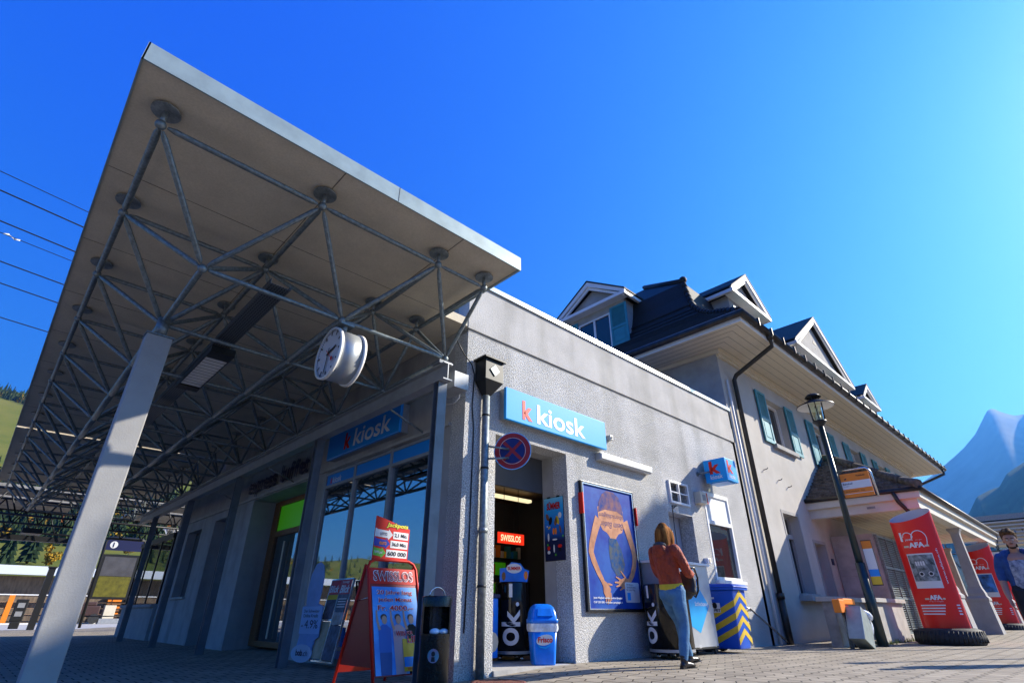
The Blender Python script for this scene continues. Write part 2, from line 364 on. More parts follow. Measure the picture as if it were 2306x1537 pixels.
# -------- forest on the hillside (uncountable mass) and single trees in the meadow
def conifer(mb, x, y, z, h, r, n=6, tiers=7):
    for t in range(tiers):
        f = t/tiers; zc = z + h*(.08 + .92*f); rr = r*(1-f)**.8*random.uniform(.8,1.15); top = z + h*min(1, (.08+.92*f) + .30*(1-f*.4))
        b = len(mb.v); a0 = random.random()*6
        for i in range(n*2):
            q = rr*(1 if i % 2 else .55)*random.uniform(.8,1.2); a = a0 + pi*i/n
            mb.v.append(Vector((x+q*cos(a), y+q*sin(a), zc - (.03*h if i % 2 else 0))))
        mb.v.append(Vector((x, y, top)))
        for i in range(n*2): mb.face([b+i, b+(i+1) % (2*n), b+2*n])
def leafy(mb, x, y, z, h, r, k=90, s=.09):
    blobs = [(Vector((random.gauss(0,.33)*r, random.gauss(0,.33)*r, h*(.28+.58*random.random()))), r*random.uniform(.35,.6)) for _ in range(6)]
    for _ in range(k):
        c, br = random.choice(blobs); d = Vector((random.gauss(0,1), random.gauss(0,1), random.gauss(0,1))).normalized()
        p = Vector((x,y,z)) + c + d*br*random.uniform(.6,1); u = Vector((random.gauss(0,1), random.gauss(0,1), random.gauss(0,1))).normalized(); w = u.cross(d + Vector((.1,.2,.3))).normalized(); e = s*h*random.uniform(.6,1.3)
        mb.poly([p-u*e, p-w*e*.7, p+u*e, p+w*e*.7])
m_con = [mat('conifer_needles', (0.02,0.036,0.018), 0.9, spec=.05), mat('conifer_needles_light', (0.04,0.06,0.022), 0.9, spec=.05)]
m_aut = [mat('autumn_leaves_yellow', (0.30,0.18,0.02), 0.9, spec=.05), mat('autumn_leaves_rust', (0.22,0.08,0.02), 0.9, spec=.05), mat('leaves_green', (0.06,0.09,0.015), 0.9, spec=.05)]
m_bark = mat('bark', (0.06,0.045,0.03), 0.9)
rnd = random.Random(3)
mbf = MB(); cnt = 0
while cnt < 3400:
    az = rnd.uniform(-8, 18) if cnt < 2700 else rnd.uniform(-70, -8); r = rnd.uniform(215, 900); a = radians(az)
    x, y = r*sin(a), r*cos(a); z = hill_z(r, a); tn = z/r
    nn = noise.noise(Vector((x*.008, y*.008, 20)))*.022
    if az < -8 and rnd.random() < .5: pass
    elif not (.088 < tn+nn < .168 or (.262 < tn+nn < .30 and noise.noise(Vector((x*.02,y*.02,2))) > -.15) or (.19 < tn+nn < .215 and nn > .004)): continue
    h = rnd.uniform(7.5, 14); q = rnd.random()
    if q < .80: mbf.m(0 if rnd.random() < .7 else 1); conifer(mbf, x, y, z-1, h, h*.19, n=5, tiers=6)
    else: mbf.m(rnd.choice([2,2,3,4,4])); leafy(mbf, x, y, z-1, h*.75, h*.34, k=42, s=.085)
    cnt += 1
fo = mbf.build('hillside_forest', m_con + m_aut); tag(fo, 'mixed autumn forest of dark conifers and yellow trees on the hillside', 'forest', kind='stuff')
singles = [(-3.2,150,'b',8.5,'round green tree'),(-2.1,165,'c',12,'tall dark spruce'),(-1.0,158,'a',7.5,'rusty autumn tree'),(.2,170,'c',14,'broad spruce'),(1.6,160,'c',11.5,'slim spruce'),(2.9,168,'c',13,'big dark spruce'),(4.1,150,'a2',7,'golden autumn tree'),(5.6,160,'b',7.5,'olive green tree'),(9.2,185,'a2',8,'yellow birch like tree'),(10.8,170,'b',6,'low green tree'),(11.9,200,'c',13,'dark spruce'),(12.9,178,'a',7,'orange autumn tree'),(13.8,190,'c',11,'narrow spruce')]
places = ['leftmost in the meadow','left of the two dark spruces','between spruces left of the white post','behind the shed roof left of the post','beside the slanting post','partly behind the concrete post','right behind the concrete post','near the information board','by the white platform lamp','low in the meadow beside the lamp','right of the platform lamp','above the shed corner','beside the wall end']
for (az, r, k, h, d), pl in zip(singles, places):
    r *= 1.2; h *= 1.0; a = radians(az); x, y, z = r*sin(a), r*cos(a), hill_z(r, a)-.3
    t = thing('spruce_tree' if k == 'c' else 'broadleaf_tree', d + ' on the meadow slope, ' + pl, 'tree', (x,y,z), group='single trees on the meadow')
    mb = MB(); mb.cyl((x,y,z),(x,y,z+h*(.85 if k == 'c' else .55)),h*.022,h*.008,6); mb.build('trunk', m_bark, t)
    mb = MB(); random.seed(int(r*7+az*10))
    if k == 'c': conifer(mb, x, y, z, h, h*.22, n=7, tiers=12)
    else: leafy(mb, x, y, z, h, h*.36, k=420, s=.045)
    mb.build('crown', {'a': m_aut[1], 'a2': m_aut[0], 'b': m_aut[2], 'c': m_con[0]}[k], t)

# ================================================================ PLATFORM CANOPY
S = 1.45278; X0 = -0.0406; Y0 = 4.2836; BS = 1.5122; ZT = 4.277; ZL = 3.542; EX = 0.716
def TN(i, j): return Vector((X0 + (i*S if i < 3 else 2*S+EX), Y0 + j*BS, ZT))
def LN(i, j): return Vector((X0 + (i+.5)*S, Y0 + (j+.5)*BS, ZL))
can = thing('platform_canopy', 'long flat platform canopy on a galvanised tubular space frame with one concrete post', 'canopy', (1.8, 12, 0))
m_fascia = mat('fascia_sheet', (0.26,0.33,0.34), 0.45, metal=0.25, noise_amt=0.10, nscale=5)
YG0, YG1, YE = 16.28, 16.42, 24.0
mb = MB(); mb.box(-.30, 3.80, 3.875, YG0, 4.46, 4.60); mb.box(3.80, 4.275, 5.46, YG0, 4.46, 4.60); mb.build('ceiling_panel', m_ceil, can)
mb = MB(); mb.box(-.30, 4.275, YG1, YE, 4.46, 4.60); mb.build('ceiling_panel', m_ceil, can)
mb = MB(); mb.box(-.312, 3.83, 3.86, 3.875, 4.445, 4.64); mb.box(-.315, -.30, 3.86, YG0, 4.445, 4.64); mb.box(3.80, 3.83, 3.875, 5.445, 4.445, 4.64); mb.box(-.315, -.30, YG1, YE, 4.445, 4.64); mb.box(-.30,3.80,3.875,YG0,4.60,4.63)
mb.build('fascia', m_fascia, can)
m_seam = mat('dark_seam', (0.09,0.075,0.06), 0.8)
mb = MB()
for xx in (1.43, 2.92): mb.box(xx, xx+.006, 3.88, YG0, 4.456, 4.461)
for k in range(1, 9): mb.box(-.29, 3.79, 3.87+k*1.512, 3.874+k*1.512, 4.457, 4.461)
mb.build('panel_seams', m_seam, can)
mb = MB(); mb.box(2.02, 2.024, 3.857, 3.861, 4.45, 4.64); mb.build('fascia_seam', m_seam, can)
NJ = 14
def bar(name, p, q, r, m=m_galv, kind=None, coll=None):
    d = (q-p).normalized(); a = p + d*.05; b = q - d*.05; c = a + d*.06; e = b - d*.06
    tgt = coll if coll is not None else MB()
    tgt.tube([a, c, e, b], [r*.45, r, r, r*.45], 8, cap=False)
    if coll is None: return tgt.build(name, m, can)
ball = [None]
def node_ball(p, r=.045):
    if ball[0] is None:
        mb = MB(); mb.sph(p, r, 12, 8); ball[0] = (mb.build('node_ball', m_galv, can), Vector(p)); return
    o = ball[0][0].copy(); C.objects.link(o); o.parent = can; o.location = Vector(p) - ball[0][1]
for j in range(NJ):
    for i in range(4): node_ball(TN(i, j))
for j in range(NJ-1):
    for i in range(3): node_ball(LN(i, j), .045)
dsc = None
for j in range(NJ):
    for i in range(4):
        p = TN(i, j)
        if dsc is None:
            mb = MB(); mb.cyl((p.x,p.y,4.425),(p.x,p.y,4.442),.115,n=24); mb.cyl((p.x,p.y,p.z),(p.x,p.y,4.43),.022,n=8); dsc = (mb.build('ceiling_disc', m_galvd, can), p)
        else:
            o = dsc[0].copy(); C.objects.link(o); o.parent = can; o.location = p - dsc[1]
for i in range(4):                                                  # chords run on continuously from node to node
    mb = MB()
    for j in range(NJ-1): bar('', TN(i,j), TN(i,j+1), .030, coll=mb)
    mb.build('top_chord', m_galv, can)
for j in range(NJ):
    mb = MB()
    for i in range(3): bar('', TN(i,j), TN(i+1,j), .026 if i < 2 else .022, coll=mb)
    mb.build('top_chord', m_galv, can)
for i in range(3):
    mb = MB()
    for j in range(NJ-2): bar('', LN(i,j), LN(i,j+1), (.030 if (i == 0 and j == 0) else .046) if i < 2 else .03, coll=mb)
    mb.build('bottom_chord', m_galv, can)
for j in range(NJ-1):
    mb = MB()
    for i in range(2): bar('', LN(i,j), LN(i+1,j), .026, coll=mb)
    mb.build('bottom_chord', m_galv, can)
nd = 0; rest = MB()
for j in range(NJ-1):
    for i in range(3):
        for (a, b) in ((i,j),(i+1,j),(i,j+1),(i+1,j+1)):
            p, q = LN(i,j), TN(a,b)
            if nd < 100: bar('diagonal_brace', p, q, .026)
            else: bar('', p, q, .026, coll=rest)
            nd += 1
rest.build('diagonal_braces', m_galv, can, kind='stuff')
# concrete post under the lower node, and steel columns with a beam along the wall
px, py = 0.688, 6.46
mb = MB(); mb.box(px-.125, px+.125, py-.11, py+.11, -0.1, 3.32); mb.build('concrete_post', m_post, can, bevel=.012)
mb = MB(); mb.box(px-.135, px+.135, py-.12, py+.12, 3.32, 3.335); mb.cyl((px,py,3.335),(px,py,ZL+.03),.065,n=16); mb.build('post_head', m_galv, can)
m_colm = mat('column_grey_steel', (0.15,0.165,0.185), 0.45, metal=0.3, noise_amt=0.15, nscale=4)
mb = MB(); bx = 3.59
mb.box(bx-.07, bx+.07, 4.95, 21.9, 3.44, 3.455); mb.box(bx-.006, bx+.006, 4.95, 21.9, 3.235, 3.44); mb.box(bx-.07, bx+.07, 4.95, 21.9, 3.22, 3.235); mb.build('wall_side_beam', m_steelp, can)
for yc in (5.10, 8.50, 12.3, 15.9, 19.6):
    mb = MB(); mb.box(bx-.065, bx+.065, yc-.055, yc-.043, -.09, 3.22); mb.box(bx-.065, bx+.065, yc+.043, yc+.055, -.09, 3.22); mb.box(bx-.008, bx+.008, yc-.043, yc+.043, -.09, 3.22)
    mb.box(bx-.1, bx+.1, yc-.09, yc+.09, 3.455, 3.50); mb.build('steel_column', m_colm, can)
mb = MB()
for yc in (6.4, 11.0, 14.2): mb.cyl((bx,yc,3.25),(4.27,yc,3.0),.015,n=6)
mb.build('wall_brace', m_galvd, can)
mb = MB(); mb.box(3.75, 3.98, 5.02, 5.42, 3.2, 3.42); mb.tube([(3.98,5.3,3.42),(4.05,5.3,3.40),(4.05,5.3,3.2),(4.0,5.35,3.12),(3.9,5.5,3.1)],.012,6); mb.build('junction_box', m_steelp, can)
# second canopy section beyond the gap: lattice girders and skylight strips seen end on
lat = thing('lattice_girder_canopy', 'dark lattice girders of the farther platform roof beyond the gap', 'canopy', (2, 28, 0))
mb = MB()
for yy in (24.6, 27.0, 30.0):
    mb.cyl((-.3,yy,4.35),(6.6,yy,4.35),.04,n=6); mb.cyl((-.3,yy,3.55),(6.6,yy,3.55),.04,n=6)
    for k in range(9):
        xa = -.3 + k*.78; mb.cyl((xa,yy,3.55),(xa+.39,yy,4.35),.025,n=5); mb.cyl((xa+.39,yy,4.35),(xa+.78,yy,3.55),.025,n=5)
mb.build('girder', m_dark, lat)
mb = MB(); mb.box(-.3, 6.6, 24.9, 26.9, 4.45, 4.55); mb.box(-.3, 2.2, 27.3, 30.5, 4.45, 4.55); mb.box(4.2, 6.6, 27.3, 30.5, 4.45, 4.55); mb.build('roof_panel', m_dconc, lat)
for q in ((.4,3.4,30.6,30.9,3.3,3.5),(.9,1.5,27.6,28.4,3.3,3.48)): mb = MB(); mb.box(*q); mb.build('light_housing', m_dark, lat)
mb = MB(); mb.box(6.3,6.5,30.2,30.4,-.05,3.55); mb.build('support_post', m_galvd, lat)

# cable tray with the louvred lamp
tr = thing('cable_tray', 'perforated steel cable tray under the canopy', 'cable tray', (1.4, 5, 3.6))
def tray_mat():
    m = bpy.data.materials.new('perforated_sheet'); m.use_nodes = True; n = m.node_tree.nodes; l = m.node_tree.links; p = n['Principled BSDF']
    p.inputs['Metallic'].default_value = .6; p.inputs['Roughness'].default_value = .45
    tc = n.new('ShaderNodeTexCoord'); br = n.new('ShaderNodeTexBrick'); l.new(tc.outputs['Object'], br.inputs['Vector']); br.offset = 0
    br.inputs['Scale'].default_value = 1; br.inputs['Brick Width'].default_value = .028; br.inputs['Row Height'].default_value = .05; br.inputs['Mortar Size'].default_value = .009
    br.inputs['Color1'].default_value = (.02,.02,.02,1); br.inputs['Color2'].default_value = (.05,.05,.05,1); br.inputs['Mortar'].default_value = (.16,.17,.17,1); l.new(br.outputs[0], p.inputs['Base Color']); return m
m_tray = tray_mat()
mb = MB(); mb.box(1.28,1.49,4.93,11.6,3.60,3.604); mb.box(1.278,1.283,4.93,11.6,3.604,3.66); mb.box(1.488,1.493,4.93,11.6,3.604,3.66); mb.build('perforated_base', m_tray, tr)
lp = thing('louvre_lamp', 'louvred fluorescent lamp under the cable tray', 'lamp', (1.45, 7.5, 3.55))
mb = MB(); mb.box(1.29,1.30,6.80,8.42,3.50,3.598); mb.box(1.56,1.57,6.80,8.42,3.50,3.598); mb.box(1.30,1.56,6.80,7.02,3.50,3.598); mb.box(1.30,1.56,8.25,8.42,3.50,3.598); mb.box(1.30,1.56,7.02,8.25,3.585,3.598); mb.build('housing', m_dark, lp)
mb = MB()
for k in range(11): mb.box(1.30,1.56,7.05+k*.108,7.13+k*.108,3.512,3.518)
mb.build('louvres', m_white, lp)

# station clock hung from the front lower node
ck = thing('station_clock', 'round double faced station clock hanging under the canopy front', 'clock', (2.3, 5.04, 3.1))
T = Matrix.Translation((0,0,0))
def drum(x0, x1, r0, r1, c=(5.10, 3.13), n=48):
    mb = MB(); mb.smooth = True; return mb.loft([[Vector((x0, c[0]+r0*cos(2*pi*i/n), c[1]+r0*sin(2*pi*i/n))) for i in range(n)], [Vector((x1, c[0]+r1*cos(2*pi*i/n), c[1]+r1*sin(2*pi*i/n))) for i in range(n)]], cap=True)
cyc, czc = 5.10, 3.13; R_ = .302
mb = drum(2.10, 2.34, R_-.016, R_-.016); mb.build('case', mat('clock_case', (0.42,0.44,0.45), .35, metal=.5, noise_amt=.05), ck)
def ringm(x0, x1, ro, ri):
    mb = MB(); n = 48; mb.smooth = True
    q = lambda x, r: [Vector((x, cyc+r*cos(2*pi*i/n), czc+r*sin(2*pi*i/n))) for i in range(n)]
    mb.loft([q(x0,ri), q(x0,ro), q(x1,ro), q(x1,ri), q(x0,ri)], cap=False); return mb
for x0, x1 in ((2.065,2.10),(2.34,2.375)): ringm(x0,x1,R_,R_-.022).build('rim', m_white, ck)
mb = MB(); n = 48; mb.poly([(2.085, cyc+(.28)*cos(2*pi*i/n), czc+(.28)*sin(2*pi*i/n)) for i in range(n)]); mb.build('dial', mat('dial_white', (.62,.62,.66), .4), ck)
mb = MB(); mb.poly([(2.36, cyc+(.28)*cos(2*pi*i/n), czc+(.28)*sin(2*pi*i/n)) for i in range(n)]); mb.build('dial', m_white, ck)
def dialm(mb, ang, r0, r1, w, x):   # angle clockwise from 12, seen from -X (right is -Y)
    d = Vector((0, -sin(ang), cos(ang))); s_ = Vector((0, -cos(ang), -sin(ang))); c = Vector((x, cyc, czc))
    mb.poly([c+d*r0-s_*w, c+d*r1-s_*w, c+d*r1+s_*w, c+d*r0+s_*w])
mb = MB()
for k in range(60): dialm(mb, 2*pi*k/60, .215 if k % 5 == 0 else .255, .275, .010 if k % 5 == 0 else .004, 2.080)
mb.build('minute_marks', m_black, ck)
mb = MB(); dialm(mb, 2*pi*(2.55/12), -.05, .17, .013, 2.074); mb.build('hour_hand', m_black, ck)
mb = MB(); dialm(mb, 2*pi*(31.5/60), -.06, .245, .010, 2.071); mb.build('minute_hand', m_black, ck)
mb = MB(); a_ = 2*pi*(22/60); dialm(mb, a_, -.07, .13, .004, 2.067)
c = Vector((2.067, cyc-sin(a_)*.15, czc+cos(a_)*.15)); mb.poly([c+Vector((0,.026*cos(2*pi*i/16),.026*sin(2*pi*i/16))) for i in range(16)]); mb.build('second_hand', m_red, ck)
mb = MB(); mb.cyl((2.2,5.08,czc+R_-.02),(2.2,5.06,3.52),.03,n=12); mb.box(2.12,2.28,5.0,5.12,3.49,3.515); mb.cyl((2.28,5.08,czc+R_-.03),(2.28,5.08,czc+R_+.02),.012,n=8); mb.build('hanger', m_galvd, ck)

# -------- the air of the valley: one closed box of even, pale blue haze round everything below the sky
mb = MB(); mb.box(-6100,6100,-6100,6100,-3.1,1650); m_hz = bpy.data.materials.new('valley_haze'); m_hz.use_nodes = True; n_ = m_hz.node_tree.nodes; n_.clear()
pv = n_.new('ShaderNodeVolumePrincipled'); pv.inputs['Color'].default_value = (.10,.38,1,1); pv.inputs['Density'].default_value = HAZE; pv.inputs['Anisotropy'].default_value = .45
ho = n_.new('ShaderNodeOutputMaterial'); m_hz.node_tree.links.new(pv.outputs[0], ho.inputs['Volume'])
if HAZE > 0: tag(mb.build('haze', m_hz), 'pale blue valley haze fading the far mountain', 'haze', kind='stuff')
# ================================================================ KIOSK BUILDING
kb = thing('kiosk_building', 'flat roofed kiosk building with rough grey render and a smooth plaster parapet band', 'building', (4.28, 5.45, 0))
mb = MB(); wall_grid(mb, (0,5.45,0), X, Z, -Y, 4.28, 12.82, -.12, 4.37, [(4.86,6.395,-.12,2.90),(9.32,10.22,-.12,2.34),(10.82,11.94,1.2,2.94),(9.46,10.12,2.55,2.93)], .30)
mb.build('front_wall', m_render, kb)
mb = MB(); mb.box(4.30,12.80,5.475,5.7,4.37,4.44); mb.build('shadow_groove', m_dconc, kb)
mb = MB(); mb.box(4.28,13.0,5.45,5.72,4.44,5.29); mb.build('parapet_band', m_band, kb)
mb = MB(); mb.box(4.25,13.0,5.425,5.76,5.29,5.305); mb.box(4.25,13.0,5.415,5.428,5.27,5.355); mb.box(4.25,13.0,5.428,5.76,5.305,5.36); mb.build('parapet_flashing', mat('roof_flashing',(0.6,0.62,0.62),.22,metal=1.0), kb)
# reveals of the shop entrance
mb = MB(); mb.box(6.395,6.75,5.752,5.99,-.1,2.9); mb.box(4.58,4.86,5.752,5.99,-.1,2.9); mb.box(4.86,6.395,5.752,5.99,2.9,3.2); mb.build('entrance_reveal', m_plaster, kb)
mb = MB(); mb.box(4.86,6.395,5.42,6.6,-.06,.0); mb.build('door_sill', m_conc, kb)
# side wall facing the platform
PY = [(6.10,9.62,.12,2.96),(10.3,13.25,-.12,2.95),(14.5,15.9,-.12,2.78),(17.0,18.3,1.0,2.7)]
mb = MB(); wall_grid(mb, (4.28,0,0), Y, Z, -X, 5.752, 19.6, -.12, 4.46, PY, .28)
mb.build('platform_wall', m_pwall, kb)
mb = MB(); mb.box(4.28,12.94,5.72,19.6,4.62,4.8); mb.box(4.285,4.5,5.73,19.6,4.8,5.25); mb.box(4.5,12.9,19.4,19.6,-.1,4.6); mb.build('roof', m_dconc, kb)
mb = MB(); mb.box(4.24,4.28,5.76,19.6,2.97,3.02); mb.box(4.262,4.279,5.75,19.6,3.62,3.64); mb.build('string_course', m_conc, kb)
# entry cavity of the buffet
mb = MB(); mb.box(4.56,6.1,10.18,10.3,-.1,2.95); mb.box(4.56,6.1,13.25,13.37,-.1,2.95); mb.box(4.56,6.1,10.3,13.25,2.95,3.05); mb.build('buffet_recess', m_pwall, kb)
dp = 4.84
mb = MB(); 
for a, b, c_, d in ((10.30,10.42,0,2.95),(12.95,13.25,0,2.95),(10.42,12.95,2.84,2.95),(10.42,12.95,2.16,2.28),(11.55,11.65,0,2.16)): mb.box(dp-.05,dp+.05,a,b,c_,d)
mb.box(dp-.05,dp+.05,10.42,12.95,0,.1); o_ = mb.build('buffet_door_frame', m_wood, kb, bevel=.006)
mb = MB(); mb.box(dp-.01,dp+.01,10.42,12.95,2.28,2.84); mb.build('green_transom', m_lime, kb)
m_gl = glass('window_glass', mixf=.30); m_glr = glass('shop_glass', mixf=.84, trans=(.55,.6,.65))
mb = MB(); mb.box(dp-.006,dp+.006,10.42,11.55,.1,2.16); mb.box(dp-.006,dp+.006,11.65,12.95,.1,2.16); mb.build('door_glass', m_glr, kb)
mb = MB(); mb.box(dp-.07,dp-.05,12.25,12.30,.15,2.02); mb.build('door_pull', m_cream, kb)
# shop front glazing
sx = 4.33
mb = MB()
for yy in (6.10,7.28,8.45,9.56): mb.box(sx-.045,sx+.045,yy,yy+.06,.12,2.96)
for zz in (.12,2.66,2.90): mb.box(sx-.04,sx+.04,6.1,9.62,zz,zz+.05)
mb.build('window_frame', m_steelp, kb, bevel=.004)
mb = MB()
for a, b in ((6.16,7.28),(7.34,8.45),(8.51,9.56)): mb.box(sx-.006,sx+.006,a,b,.17,2.66)
mb.build('shop_window_glass', m_glr, kb)
mb = MB()
for a, b in ((6.16,7.28),(7.34,8.45),(8.51,9.56)): mb.box(sx-.02,sx+.02,a,b,2.71,2.90)
fb = mb.build('blue_fascia_strip', m_blue, kb)
def side(y, z, x): return Vector((x, y, z))
text('k', m_red, fb, (sx-.02,9.42,2.735), -Y, Z, h=.11, bold=.03, shear=.12); text('kiosk', m_swhite, fb, (sx-.02,9.33,2.735), -Y, Z, h=.11, bold=.01, shear=.12)
mb = MB(); mb.box(4.25,4.30,7.2,9.62,.02,.12); mb.box(4.29,4.38,8.2,9.5,.17,.42); mb.build('blue_base_panel', m_blue, kb)
mb = MB(); mb.cyl((4.75,9.0,0),(4.75,9.0,3.0),.14,n=20); mb.build('cream_column', m_cream, kb)
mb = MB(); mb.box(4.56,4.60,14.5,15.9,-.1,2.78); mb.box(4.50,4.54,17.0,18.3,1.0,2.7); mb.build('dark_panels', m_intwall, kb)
mb = MB(); mb.box(4.22,4.30,16.95,18.35,.95,1.0); mb.build('window_sill', m_conc, kb)
# things on show behind the shop window
for lab_, y_, z_, w_, h_, m_ in (('red and white lottery banner behind the right pane of the shop window',6.85,1.75,.62,.34,m_red),('blue and white flyer behind the middle pane of the shop window',8.2,1.55,.35,.42,m_blue),('tall pale price sheet behind the left pane of the shop window',9.4,1.25,.32,.5,m_paper),('small round blue globe print low behind the right pane of the shop window',6.62,1.25,.34,.34,m_friscoblue)):
    t_ = thing('window_display', lab_, 'display', (4.42, y_, z_)); mb = MB(); mb.box(4.40,4.41,y_-w_,y_,z_,z_+h_); mb.build('card', m_, t_); mb = MB(); mb.box(4.392,4.399,y_-w_*.85,y_-w_*.15,z_+h_*.3,z_+h_*.6); mb.build('print', m_paper if m_ is not m_paper else m_orange, t_)
# interior
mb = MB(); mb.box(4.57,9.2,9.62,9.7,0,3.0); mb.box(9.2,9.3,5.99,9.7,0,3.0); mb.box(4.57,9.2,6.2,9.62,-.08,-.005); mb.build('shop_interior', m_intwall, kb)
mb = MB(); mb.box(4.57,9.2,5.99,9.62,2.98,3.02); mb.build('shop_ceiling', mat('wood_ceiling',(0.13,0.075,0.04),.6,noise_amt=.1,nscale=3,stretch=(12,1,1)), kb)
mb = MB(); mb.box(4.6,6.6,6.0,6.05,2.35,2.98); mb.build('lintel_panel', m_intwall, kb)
mb = MB(); mb.box(6.2,8.6,7.0,7.12,2.80,2.86); mb.box(5.2,8.6,8.4,8.52,2.80,2.86); mb.build('ceiling_tube_lamp', m_lampon, kb)
sh = thing('shop_shelf', 'dark shop shelf filled with small coloured packets behind the entrance', 'shelf', (6.6, 9.3, 0))
mb = MB(); mb.box(4.9,9.0,9.2,9.6,0,2.1); mb.build('shelf_body', mat('shelf_dark',(.03,.04,.06),.6), sh)
cols = [m_red, m_yellow, m_blue, m_paper, m_orange, m_lime, m_teal]; rs_ = random.Random(5)
pk = MB()
for lev in range(5):
    x = 4.95
    while x < 8.9:
        w = rs_.uniform(.06,.16); pk.m(rs_.randrange(7)); pk.box(x, x+w*.9, 9.13, 9.2, .3+lev*.35, .3+lev*.35+rs_.uniform(.12,.26)); x += w
pk.build('packets', cols, sh)
# storage door, window, transom grille
mb = MB(); mb.box(9.32,10.22,5.76,5.80,-.1,2.34); dl = mb.build('storage_door', mat('grey_door',(.42,.42,.44),.5), kb)
mb = MB(); mb.box(10.06,10.10,5.72,5.76,.98,1.12); mb.build('lock_plate', m_dark, dl)
mb = MB(); mb.box(9.55,9.78,5.755,5.759,1.42,1.62); mb.build('notice', m_paper, dl)
mb = MB(); mb.box(9.46,10.12,5.58,5.60,2.55,2.93); vw = mb.build('vent_window', m_pane, kb)
mb = MB()
for a,b,c_,d in ((9.43,10.15,2.52,2.56),(9.43,10.15,2.92,2.96),(9.43,9.47,2.56,2.92),(10.11,10.15,2.56,2.92),(9.77,9.80,2.56,2.92)): mb.box(a,b,5.41,5.46,c_,d)
mb.box(9.47,9.77,5.415,5.45,2.73,2.75); mb.box(9.80,10.11,5.415,5.45,2.73,2.75); mb.build('frame', m_white, vw)
mb = MB()
for k in range(14): mb.box(9.48,10.10,5.50,5.503,2.57+k*.026,2.578+k*.026)
mb.build('mesh_screen', m_dconc, vw)
sw_ = MB()
sw_.box(10.82,11.94,5.50,5.53,1.2,2.94); sw = sw_.build('shop_window', m_pane, kb)
mb = MB()
for a,b,c_,d in ((10.82,10.88,1.2,2.94),(11.88,11.94,1.2,2.94),(10.88,11.88,2.86,2.94),(10.88,11.88,2.28,2.36),(10.88,11.88,1.2,1.26)): mb.box(a,b,5.44,5.53,c_,d)
mb.build('frame', m_white, sw, bevel=.005)
mb = MB(); mb.box(10.88,11.88,5.47,5.49,2.36,2.86); mb.build('white_panel', m_paper, sw)
mb = MB(); mb.box(10.76,12.0,5.37,5.45,1.14,1.2); mb.build('sill', m_white, sw)
mb = MB(); mb.box(10.95,11.2,5.535,5.55,1.28,1.62); mb.build('sticker', m_yellow, sw)
# downpipe with square rain hopper
dpp = thing('rainwater_downpipe', 'dark square rain hopper on a round downpipe at the kiosk corner', 'downpipe', (4.56, 5.30, 0))
mb = MB(); mb.cyl((4.60,5.375,-.1),(4.60,5.375,3.6),.052,n=16); mb.cyl((4.60,5.375,1.52),(4.60,5.375,1.58),.060,n=16); mb.build('pipe', m_galvd, dpp)
mb = MB(); mb.box(4.43,4.77,5.20,5.43,3.58,3.90); mb.box(4.39,4.80,5.16,5.44,3.90,3.93)
mb.loft([[Vector(p) for p in ((4.43,5.20,3.58),(4.77,5.20,3.58),(4.77,5.43,3.58),(4.43,5.43,3.58))],[Vector(p) for p in ((4.55,5.32,3.40),(4.65,5.32,3.40),(4.65,5.42,3.40),(4.55,5.42,3.40))]]); mb.build('hopper', m_dark, dpp, bevel=.004)
mb = MB(); q = [(4.60,3.65),(4.69,3.74),(4.60,3.83),(4.51,3.74)]; mb.prism(q,(0,5.198,0),X,Z,-Y,.012); mb.build('diamond_overflow', m_galvd, dpp)
mb = MB(); 
for zz in (.9,2.35,3.1): mb.tube([(4.60,5.40,zz),(4.60,5.45,zz)],.008,5); mb.cyl((4.60,5.375,zz-.012),(4.60,5.375,zz+.012),.058,n=16)
mb.build('pipe_clamps', m_dark, dpp)
cb = MB(); cb.tube([(3.85,5.15,3.95),(4.1,5.3,3.88),(4.33,5.40,3.82),(4.42,5.44,3.7),(4.40,5.44,3.2),(4.44,5.44,2.9),(4.43,5.44,1.4),(4.40,5.44,.4)],.009,6)
tag(cb.build('cable', m_dark), 'thin dark cable running down the wall beside the rain hopper', 'cable')
ns = thing('no_stopping_sign', 'round red and blue no stopping sign bracketed to the downpipe', 'road sign', (4.86, 5.16, 2.6))
nN = Vector((-.80,-.60,0)).normalized(); nU = Vector((-nN.y, nN.x, 0)); nU = nU if nU.x > 0 else -nU
def disc(mb, c, N, U, r, t0, t1, n=40, r0=0):
    V = Z; c = Vector(c); A = [c+U*r*cos(2*pi*i/n)+V*r*sin(2*pi*i/n) for i in range(n)]
    mb.loft([[p+N*t0 for p in A],[p+N*t1 for p in A]])
cs = Vector((4.90,5.14,2.60))
mb = MB(); disc(mb, cs, nN, nU, .262, -.012, 0); mb.build('plate', m_chrome, ns)
mb = MB(); disc(mb, cs, nN, nU, .25, 0, .003); mb.build('red_face', mat('sign_red_dull',(.38,.012,.012),.4), ns)
mb = MB()
for q in range(4):
    a0 = q*pi/2 - pi/4 + .13; pts = [cs + nN*.0075 + nU*.03*cos(q*pi/2) + Z*.03*sin(q*pi/2)] + [cs + nN*.0075 + (nU*cos(a0+ (pi/2-.26)*k/10) + Z*sin(a0+(pi/2-.26)*k/10))*.175 for k in range(11)]
    mb.poly(pts)
mb.build('blue_segments', mat('sign_navy',(.01,.015,.14),.4), ns)
mb = MB(); disc(mb, cs, nN, nU, .186, .003, .0045); mb.build('white_line', m_paper, ns)
mb = MB(); disc(mb, cs, nN, nU, .181, .0045, .0055); mb.build('red_centre', mat('sign_red_dull',(.38,.012,.012),.4), ns)
mb = MB(); mb.tube([(4.56,5.26,2.62),(4.86,5.17,2.62)],.014,6); mb.tube([(4.56,5.26,2.45),(4.86,5.17,2.5)],.014,6); mb.build('bracket', m_galv, ns)
